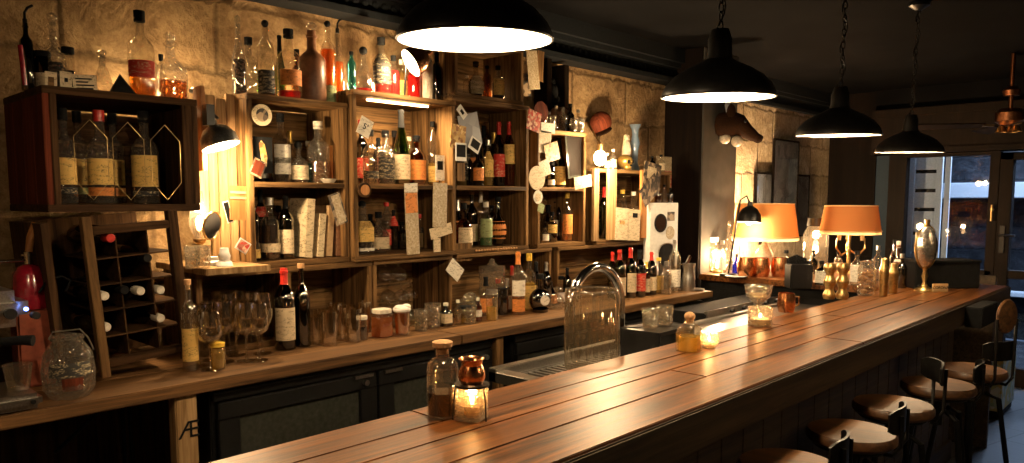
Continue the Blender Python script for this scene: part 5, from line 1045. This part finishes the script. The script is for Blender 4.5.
card(461, 172, 8, 18, 0, 2.56, 'crate_z', 'plain wooden tag hanging under the upright polaroid', None, 'tag', 'tag')
card(534, 121, 13, 20, 12, 2.52, 'print4', 'red and white rag-like print pinned between the third and fourth crates', None)
card(541, 112, 14, 16, -20, 2.54, 'redslat', 'dull red round mat behind the red print', None, 'coaster', 'coaster', round_=True)
card(548, 128, 14, 10, 0, 2.53, 'lab_w', 'small cream card on the corner of the fourth crate', None)
card(545, 142, 12, 22, 3, 2.53, 'print3', 'pale banknote pinned on the left post of the fourth crate', None, 'banknote', 'banknote')
card(552, 152, 14, 18, -15, 2.525, 'print2', 'yellow-brown note overlapping the pale banknote', None, 'banknote', 'banknote')
card(545, 168, 10, 16, -20, 2.52, 'print3', 'banknote hanging loose over the round cream mat', None, 'banknote', 'banknote')
card(537, 178, 16, 16, 0, 2.515, 'lab_c', 'round cream beer mat on the shelf edge between two crates', None, 'coaster', 'coaster', round_=True)
card(538, 197, 9, 16, 0, 2.515, 'lab_w', 'oval pale tag below the round cream mat', [('lab_c', 0, 0, .6, .6)], 'tag', 'tag', round_=True)
card(541, 208, 6, 9, 20, 2.52, 'lab_g', 'small green leaf-like tag below the oval tag', None, 'tag', 'tag')
card(583, 182, 17, 12, -8, 2.51, 'print3', 'crumpled pale note at the foot of the dark mirror', None, 'banknote', 'banknote')
card(576, 155, 19, 44, -8, 2.60, 'dkglass', 'tall dark slanting board at the right of the fourth crate', [('pierdark', 0, 0, .8, .9)], 'dark_board', 'board')
card(622, 224, 13, 32, 3, 2.53, 'lab_c', 'left one of two large cream cards hung on the open stand', [('print2', 0, .1, .4, .12)], 'hanging_card')
card(634, 225, 12, 31, 3, 2.53, 'lab_c', 'right one of two large cream cards hung on the open stand', [('rubber', .1, .62, .4, .15)], 'hanging_card')
card(464, 252, 16, 18, 0, 2.60, 'crate_z', 'bare light wooden tablet under the third crate', None, 'small_board', 'board')
card(85, 84, 24, 18, -4, 2.46, 'lab_c', 'cream card printed with four dark lines of text on the big crate', [('rubber', -.1, .55, .7, .08), ('rubber', -.25, .2, .5, .08), ('rubber', 0, -.15, .75, .08), ('rubber', -.05, -.5, .7, .08)], 'text_card')
card(66, 82, 12, 20, 2, 2.465, 'lab_c', 'small cream card with a crest on the big crate', [('rubber', 0, .2, .3, .2)], 'text_card')
card(51, 82, 12, 20, 2, 2.47, 'lab_c', 'dim cream card at the left of the three on the big crate', [('crate', 0, 0, .5, .5)], 'text_card')
x, z = atY(20, 45, 2.50); x2, z2 = atY(26, 98, 2.50)
tag(MB().tube([(x, 2.5, z), (x+.004, 2.5, (z+z2)/2), (x2, 2.5, TC)], .0065, 10).build('red_tube', 'red'), 'glossy red tube leaning at the left end of the big crate', 'tube')
x, z = atY(123, 98, 2.60); m = mpp(x, 2.6, z)
tag(MB().add([(-13*m, -.03, 0), (13*m, -.03, 0), (13*m, .03, 0), (-13*m, .03, 0), (-2*m, 0, 24*m)], [(0, 1, 2, 3), (0, 4, 1), (1, 4, 2), (2, 4, 3), (3, 4, 0)]).build('black_pyramid', 'rubber', None, (x, 2.60, TC+.001)), 'black pyramid-shaped ornament on the big crate', 'ornament')
# books
for i, (px, pt, wd, mat, tl, lb, tx) in enumerate(((308, 199, 11, 'book_c', 5, 'tall cream book leaning at the left of the row', 1), (320, 214, 9, 'book_c', 6, 'shorter cream book, second in the row', 1), (329, 206, 8, 'book_t', 5, 'tan book, third in the row', 0), (339, 206, 9, 'book_b', 2, 'brown book at the right end of the row', 0))):
    Y_ = 2.62; x = atY(px, 250, Y_)[0]; m = mpp(x, Y_, S1); h = atY(px, pt, Y_)[1]-S1; a = (atY(px+wd/2, 230, Y_)[0]-atY(px-wd/2, 230, Y_)[0])/2*.72
    t = thing('book', lb+' on the lower shelf', 'book', (x, Y_, S1+.002), rot=(0, math.radians(tl), 0), group='books on the lower shelf')
    MB().box(-a, -a+.003, 0, .13, 0, h).box(a-.003, a, 0, .13, 0, h).box(-a, a, -.003, .002, 0, h).build('cover', mat, t, bevel=.001); MB().box(-a+.003, a-.003, .002, .126, .003, h-.004).build('pages', 'lab_w', t)
# small dish, skull cup, dome clock on the shelf edge
x = atY(328, 182, 2.61)[0]; tag(MB().lathe([(0, 0), (.02, 0), (.034, .016), (.032, .016), (.018, .003), (0, .003)], 22).build('dish', 'cream', None, (x, 2.605, S2+.001)), 'little shallow cream dish at the front of the middle shelf', 'dish')
x, z = atY(365, 190, 2.53); t = thing('round_medallion', 'round wooden medallion on the edge of the middle shelf board', 'ornament', (x, 2.535, z)); m = mpp(x, 2.53, z)
MB().cyl((0, .006, 0), (0, -.006, 0), 7.5*m, n=24).build('rim', 'crate_dark', t); MB().cyl((0, -.006, 0), (0, -.009, 0), 5.2*m, n=24).build('face', 'orange_wood', t)
# round pressed-glass dish on edge above the jars
x, z = atY(471, 292, 2.50); m = mpp(x, 2.5, z); t = thing('glass_dish', 'round cut-glass dish propped on edge behind the small jars', 'dish', (x, 2.50, CZ+14*m+.002))
MB().lathe([(0, .012), (8*m, .010), (13.5*m, 0), (13.5*m, -.003), (8*m, .006), (0, .008)], 32, Matrix.Rotation(math.radians(78), 4, 'X')).build('glass_body', G['X'], t)
x = atY(492, 264, 2.56)[0]; m = mpp(x, 2.56, 1.2); z0 = atY(492, 286, 2.56)[1]
t = thing('square_carafe', 'square clear carafe with glass stopper standing behind the salt jar', 'carafe', (x, 2.56, CZ+.001)); hh = atY(492, 266, 2.56)[1]-CZ
MB().lathe([(0, 0), (10*m, 0), (10*m, hh), (4*m, hh+.003), (3*m, hh+.014)], 24, sq=1.).build('glass_body', G['X'], t); MB().ball((0, 0, hh+.022), .014, 12).build('stopper', G['X'], t)
# red beads on the rail of the third crate
x0_, z0_ = atY(476, 247, 2.565); x1_, _ = atY(516, 243, 2.565)
mb = MB()
for i in range(16): mb.ball((x0_+(x1_-x0_)*i/15, 2.562, S1-.010), .0055, 8)
tag(mb.build('bead_string', 'cork'), 'string of pale beads along the shelf edge of the third crate', 'beads')
# ---- clutter on and above the fourth crate
x, z = atY(557, 88, 2.80); m = mpp(x, 2.8, z)
t = thing('niche_frame', 'dark wooden frame with a black seated figurine near the cornice', 'frame', (x, 2.84, z))
MB().box(-17*m, -10*m, -.05, .05, -24*m, 27*m).box(10*m, 17*m, -.05, .05, -24*m, 24*m).box(-10*m, 10*m, -.05, .05, -24*m, -18*m).build('frame_posts', 'dark_z', t, bevel=.003)
MB().ball((0, -.0, 6*m), 4*m, 14, sz=1.2).ball((0, 0, -3*m), 7*m, 16, sz=1.3).ball((-5*m, -.01, -10*m), 5*m, 12).ball((4*m, -.01, -11*m), 5*m, 12).build('figurine', 'rubber', t)
for k, (px, py, w_, h_, mt, lb) in enumerate(((533, 70, 11, 38, 'print3', 'tall faded print leaning in the gap left of the niche frame'), (527, 85, 8, 22, 'print1', 'small dark photo in the gap beside the small raised crate'), (540, 66, 7, 30, 'crate_z', 'plain batten leaning beside the faded print'))):
    card(px, py, w_, h_, -8+6*k, 2.66+.03*k, mt, lb, None, 'leaning_print' if k < 2 else 'batten', 'print' if k < 2 else 'board')
x, z = atY(566, 112, 2.74); m = mpp(x, 2.74, z)
tag(MB().lathe([(0, 0), (12*m, 0), (16*m, 12*m), (13*m, 22*m), (6*m, 27*m), (0, 28*m)], 24).build('clay_dome', 'book_b', None, (x-.02, 2.78, ZD+.001)), 'brown clay dome behind the small bottles on the fourth crate', 'ornament')
q = random.Random(3)
for k, (px, s) in enumerate(((544, 7), (553, 6), (574, 7), (583, 8))):
    x = atY(px, 128, 2.60)[0]; m = mpp(x, 2.6, ZD)
    tumbler((min(x, D1-.03), 2.60, ZD+.001), 14*m, s*m*.55, ['small clear shot glass at the left corner of the fourth crate top', 'small clear shot glass among the little bottles on the fourth crate', 'shot glass near the bulb on the fourth crate top', 'shot glass at the bulb end of the fourth crate top'][k], mat='X', name='shot_glass')
# ---- on the open stand under the bare bulb
x, z = atY(617, 122, 2.66); m = mpp(x, 2.66, z); t = thing('flat_cap', 'dull red-brown cap hung on the wall above the open stand', 'cap', (x, 2.78, z), rot=(0, math.radians(-28), 0))
MB().ball((0, 0, 0), 14*m, 20, sx=1., sy=.7, sz=.85).build('crown', 'redslat', t); MB().ball((-8*m, -.035, -6*m), 10*m, 16, sx=1.1, sy=.9, sz=.16).build('brim', 'fur', t)
x, _ = atY(625, 160, 2.64); m = mpp(x, 2.64, ZE)
t = thing('gold_skull', 'gold-coloured small skull ornament glowing under the bare bulb', 'ornament', (x, 2.64, ZE+.001))
MB().ball((0, 0, 9*m), 7.5*m, 18, sy=1.1, sz=.9).ball((0, -3*m, 3.2*m), 4.2*m, 14, sz=.75).build('cranium', 'foil_g', t); MB().ball((-2.8*m, -6.6*m, 8.4*m), 2*m, 10).ball((2.8*m, -6.6*m, 8.4*m), 2*m, 10).ball((0, -7.2*m, 5*m), .9*m, 8).build('eye_sockets', 'rubber', t)
x, _ = atY(632, 150, 2.66); m = mpp(x, 2.66, ZE); hh = atY(632, 133, 2.66)[1]-ZE
t = thing('statuette', 'slim cream robed statuette standing on the open stand', 'statuette', (x, 2.70, ZE+.001))
MB().lathe([(0, 0), (5*m, 0), (5.2*m, .01), (4.6*m, hh*.3), (4.4*m, hh*.6), (3.4*m, hh*.76), (2.0*m, hh*.80), (0, hh*.8)], 18).ball((0, 0, hh*.87), 2.4*m, 14, sz=1.25).ball((0, -3.6*m, hh*.58), 1.6*m, 10, sx=1.2, sz=2.).build('figure', 'cream', t)
MB().lathe([(4.8*m, hh*.35), (4.7*m, hh*.6), (3.6*m, hh*.80), (3.0*m, hh*.95), (0, hh*.99)], 16, a0=-.4, a1=PI+.4).build('veil', 'lab_c', t)
x, _ = atY(643, 150, 2.66); m = mpp(x, 2.66, ZE); hh = atY(643, 124, 2.66)[1]-ZE
t = thing('blue_vase', 'waisted pale blue glass vase on the open stand', 'vase', (x, 2.72, ZE+.001)); MT['bluevase'] = glass('pale_blue_glass', (.6, .75, .9), milk=.45, milkcol=(.42, .58, .78))
MB().lathe([(0, 0), (4*m, 0), (5*m, .01), (3*m, hh*.2), (3.2*m, hh*.45), (4.8*m, hh*.6), (3.0*m, hh*.78), (3.6*m, hh*.9), (6*m, hh)], 22).build('glass_body', 'bluevase', t)
for k, (px, hh_, gl) in enumerate(((607, 16, 'C'), (613, 20, 'X'), (652, 15, 'D'), (661, 17, 'C'))):
    x = atY(px, 165, 2.60)[0]; m = mpp(x, 2.6, ZE)
    bottle((x, 2.60, ZE+.001), hh_*m, 3.6*m, 'liq', gl, ('a', .5) if k == 1 else None, [('c', .1, .5)], 'w' if k < 2 else 'k', 0, ['tiny clear bottle beside the bare bulb', 'tiny amber-filled bottle right of the bare bulb', 'tiny dark bottle right of the blue vase on the open stand', 'tiny clear bottle at the right end of the open stand'][k], None)
t = thing('stand_posts', 'three upright wooden slats across the front of the open stand', 'slats')
for k, (px, w_) in enumerate(((596, 5), (612, 8), (644, 6))):
    xa = atY(px-w_/2, 200, 2.545)[0]; xb = atY(px+w_/2, 200, 2.545)[0]; MB().box(xa, xb, 2.54, 2.558, S1, ZE+.002).build('slat', 'pale_z' if k < 2 else 'orange_wood', t, bevel=.002)
card(652, 178, 17, 30, 8, 2.53, 'print1', 'dark photo collage hanging at the right of the open stand', [('print3', -.1, .3, .5, .4)], 'photo_collage', 'photo')
card(650, 190, 18, 20, -35, 2.51, 'print1', 'crumpled dark photo below the collage', None, 'photo_print', 'photo')
card(667, 185, 22, 56, 0, 2.84, 'print3', 'faded cream poster on the wall behind the white sign', [('print4', .1, .2, .4, .3)], 'poster', 'poster')
# white enamel sign with two emblems and a black arched opening
x, z = atY(664, 236, 2.50); m = mpp(x, 2.50, z); z1 = atY(664, 203, 2.50)[1]
t = thing('tap_sign', 'white enamel cabinet sign with a dark oval emblem and black arch, beside the pier', 'sign', (x, 2.50, CZ+.001), rz=-.12); hh = z1-CZ; w = (atY(676, 230, 2.5)[0]-atY(652, 230, 2.5)[0])/2; kx = w/(14*m)
MB().box(-14*m, 14*m, 0, .05, 0, hh).build('sign_body', 'white', t, bevel=.003); t.scale = (kx, 1, 1); w = w
MB().lathe([(0, 0), (6*m, 0), (6*m, .003), (0, .003)], 24, Matrix.Translation((-4*m, -.003, hh-20*m)) @ Matrix.Diagonal((1, 1, 1.55, 1)) @ Matrix.Rotation(PI/2, 4, 'X')).build('oval_rim', 'rubber', t)
MB().lathe([(0, 0), (4.6*m, 0), (4.6*m, .0015), (0, .0015)], 24, Matrix.Translation((-4*m, -.0052, hh-20*m)) @ Matrix.Diagonal((1, 1, 1.55, 1)) @ Matrix.Rotation(PI/2, 4, 'X')).build('oval_emblem', 'fur', t)
MB().box(3*m, 10*m, -.002, 0, hh-18*m, hh-9*m).build('dark_emblem', 'print1', t); MB().lathe([(0, 0), (4.2*m, 0), (4.2*m, .002), (0, .002)], 20, Matrix.Translation((6*m, 0, hh-30*m)) @ Matrix.Diagonal((1, 1, 1.6, 1)) @ Matrix.Rotation(PI/2, 4, 'X')).build('round_emblem', 'print3', t)
pts = [(-8*m, 0), (8*m, 0), (8*m, hh-49*m)]+[(8*m*math.cos(a*PI/12), hh-49*m+8*m*math.sin(a*PI/12)) for a in range(1, 12)]+[(-8*m, hh-49*m)]
MB().prism(pts, .003, Matrix.Translation((3*m, -.003, .0))).build('arch_panel', 'rubber', t)
MB().tube([(3*m+8.6*m*math.cos(a*PI/12), -.004, hh-49*m+8.6*m*math.sin(a*PI/12)) for a in range(13)], .003, 6).build('arch_rim', 'steel', t)
for k, (px, hh_, gl) in enumerate(((658, 14, 'A'), (664, 18, 'C'), (670, 15, 'D'))):
    x = atY(px, 200, 2.56)[0]; bottle((x, 2.56, z1+.003), hh_*m, 3.2*m, 'liq', gl, None, None, 'k', 0, ['little amber bottle at the left on top of the white sign', 'little clear bottle in the middle on top of the white sign', 'little dark bottle at the right on top of the white sign'][k], None)
# shaker and steel pourer at the end of the counter
x = atY(688, 290, 2.36)[0]; m = mpp(x, 2.36, CZ)
t = thing('steel_jug', 'dark steel jug with a flared bright lip at the end of the back counter', 'jug', (x, 2.36, CZ+.001))
MB().lathe([(0, 0), (6.5*m, 0), (7*m, 4*m), (6*m, 14*m), (5*m, 20*m), (6*m, 27*m), (5.4*m, 27*m), (4.6*m, 20*m), (0, 18*m)], 24).build('body', 'steel', t); MB().tube([(6*m, 0, 22*m), (12*m, 0, 26*m), (12*m, 0, 10*m), (6.6*m, 0, 6*m)], 1.1*m, 8).build('handle', 'steel', t)
MB().prism([(-3*m, 0), (3*m, 0), (9*m, 7*m), (6*m, 9*m)], 1.5*m, Matrix.Translation((-3*m, 0, 26*m))).build('pour_lip', 'chrome', t)
x = atY(700, 296, 2.30)[0]; m = mpp(x, 2.3, CZ); t = tag(MB().lathe([(0, 0), (6*m, 0), (9*m, 1*m), (8.5*m, 1.6*m), (0, .8*m)], 20).build('steel_dish', 'steel', None, (x, 2.33, CZ+.001)), 'low steel dish at the very end of the back counter', 'dish')
# ------------------------------------------------------------------ pictures on the stone wall
def frame(px0, px1, py0, py1, d, label, tilt=0.):
    xa, za = atY(px0, py0, YW-d); xb, zb = atY(px1, py1, YW-d); x, z = (xa+xb)/2, (za+zb)/2; a, b = (xb-xa)/2, (za-zb)/2; k = .016
    t = thing('picture_frame', label, 'picture', (x, YW-d, z), group=None)
    MB().box(-a, a, 0, .018, b-k, b).box(-a, a, 0, .018, -b, -b+k).box(-a, -a+k, 0, .018, -b+k, b-k).box(a-k, a, 0, .018, -b+k, b-k).build('frame', 'pierdark', t, bevel=.002)
    MB().box(-a+k, a-k, .006, .012, -b+k, b-k).build('photo', 'grey_photo', t); MB().box(-a+k, a-k, .004, .005, -b+k, b-k).build('glass_sheet', glass('picture_glass', (.9, .9, .9)), t)
frame(757, 778, 172, 232, .045, 'framed grey photo at the left of the overlapping group on the stone wall')
frame(792, 808, 174, 236, .045, 'framed grey photo at the right of the overlapping group on the stone wall')
frame(775, 797, 138, 222, .085, 'tall narrow framed grey photo in front of the two beside it')
# mounted animal head on the pier corner
x, z = atY(726, 128, 2.60); m = mpp(x, 2.55, z)
t = thing('mounted_head', 'brown mounted animal head with a long snout, hung on the charcoal pier', 'mounted head', (x, 2.52, z), rz=-.75)
mb = MB(); mb.tube([(-20*m, .02, 1*m), (-16*m, 0, 2*m), (-6*m, 0, 3*m), (2*m, 0, 2*m), (10*m, 0, -4*m), (18*m, 0, -9*m), (22*m, 0, -11*m)], [10*m, 12*m, 12.5*m, 11*m, 7.5*m, 5.5*m, 4.2*m], 20).ball((-4*m, 0, 8*m), 8.5*m, 14, sx=1.3, sz=.8); mb.ball((22*m, 0, -11*m), 4.8*m, 14)
mb.build('head', 'fur', t)
for q in (-1, 1):
    MB().ball((-9*m, q*9*m, 14*m), 4.6*m, 12, sy=.5, sz=1.7).build('ear', 'fur', t); MB().ball((5*m, q*9.5*m, 5*m), 1.6*m, 10).build('eye', 'black', t)
MB().ball((25.5*m, 0, -10*m), 2.2*m, 10).build('nose', 'rubber', t); MB().cyl((-20*m, .05, 0), (-16*m, .03, 0), 13*m, n=24).build('wall_plaque', 'dark_z', t)
for k, (dx, dz) in enumerate(((-14, -11), (-2, -14))):
    tag(MB().ball((0, 0, 0), 5.6*m, 16).build('glass_ball', 'cream', None, (x+dx*m*.69, 2.50-dx*m*.72, z+dz*m)), ['cream ball hung under the mounted head, left of the two', 'cream ball hung under the mounted head, right of the two'][k], 'ball')
t = tag(MB().tube([(0, 0, 0), (-3*m, 0, 8*m), (2*m, 0, 16*m), (-2*m, 0, 22*m)], 2.4*m, 8).ball((16*m, 0, 16*m), 5*m, 12, sz=.7).build('blue_trinket', 'grey_photo', None, (x-7*m, 2.56, z+13*m)), 'small bluish trinket hanging above the mounted head', 'trinket')
# ------------------------------------------------------------------ far end: blackboard box, ceiling fan, trunk
x, z = atZ(1000, 430, 0)[0], 0
t = thing('ceiling_fan', 'copper and brass ceiling fan at the right edge near the door', 'ceiling fan', (0, 0, 0))
yf, zf = atX(1010, 118, 6.3); t.location = (6.3, yf, zf); m = mpp(6.3, yf, zf)
MB().lathe([(0, 9*m), (9*m, 9*m), (13*m, 5*m), (13*m, -3*m), (8*m, -7*m), (0, -7*m)], 26).build('motor_housing', 'dull_copper', t)
MB().cyl((0, 0, 9*m), (0, 0, ZC-zf), .014).lathe([(0, 22*m), (7*m, 22*m), (8*m, 27*m), (4*m, 31*m), (0, 31*m)], 20).build('down_rod', 'dull_copper', t)
for k in range(4):
    a = k*PI/2+.5; Mr = Matrix.Rotation(a, 4, 'Z')
    b = MB().box(.10, .17, -.012, .012, -8*m, -6.6*m, Mr @ Matrix.Rotation(.1, 4, 'X')).build('blade_bracket', 'brass', t); MB().add([(.16, -.045, 0), (.60, -.065, 0), (.62, .0, 0), (.60, .065, 0), (.16, .045, 0), (.16, -.045, .008), (.60, -.065, .008), (.62, .0, .008), (.60, .065, .008), (.16, .045, .008)], [(0, 1, 2, 3, 4), (9, 8, 7, 6, 5), (0, 5, 6, 1), (1, 6, 7, 2), (2, 7, 8, 3), (3, 8, 9, 4), (4, 9, 5, 0)], False, Matrix.Translation((0, 0, -7.4*m)) @ Mr @ Matrix.Rotation(.22, 4, 'X')).build('fan_blade', 'dark_z', t)
for k in range(3):
    a = k*2*PI/3; MB().lathe([(.0, -7*m), (.018, -8*m), (.04, -14*m), (.038, -14*m), (.016, -8.5*m)], 16, c=(.05*math.cos(a), .05*math.sin(a), 0)).build('light_cup', 'brass', t)
xa, ya_ = atZ(985, 415, 0)
t = thing('covered_trunk', 'low trunk under a pale floral cloth on the floor behind the stools', 'trunk', (xa+.1, ya_+.02, 0), .0)
MB().box(-.18, .28, -.12, .35, .0, .46).build('trunk_body', 'dark_z', t, bevel=.01); MB().box(-.19, .29, -.13, .36, .05, .475).build('cloth_cover', 'cloth_p', t, bevel=.012)
xa = 5.55; yy = atX(975, 340, xa)[0]
t = tag(MB().box(-.02, .02, -.12, .10, 0, 1.12).build('end_board', 'bar_dark', None, (xa, yy+.02, 0), bevel=.004), 'upright grained board standing past the end of the bar', 'board')
# ------------------------------------------------------------------ daylight in the lane, the sky, and how the picture is developed
w = bpy.data.worlds.new('evening_sky'); SC.world = w; w.use_nodes = True
bg = w.node_tree.nodes['Background']; bg.inputs[0].default_value = (.10, .14, .22, 1); bg.inputs[1].default_value = SKY
area('lane_daylight', (XF+1.3, .9, 3.6), LANE, (.62, .78, 1.), (2.0, 3.0), (-.35, 0, -1))
SC.view_settings.view_transform = 'Standard'; SC.view_settings.look = 'None'; SC.view_settings.gamma = 1.0; SC.view_settings.use_curve_mapping = False
SC.view_settings.exposure = EXPO
cy = SC.cycles; cy.use_denoising = True; cy.max_bounces = 10; cy.diffuse_bounces = 4; cy.glossy_bounces = 4; cy.transmission_bounces = 6; cy.transparent_max_bounces = 48
cy.sample_clamp_indirect = 3.0; cy.caustics_reflective = False; cy.caustics_refractive = False; cy.use_light_tree = True
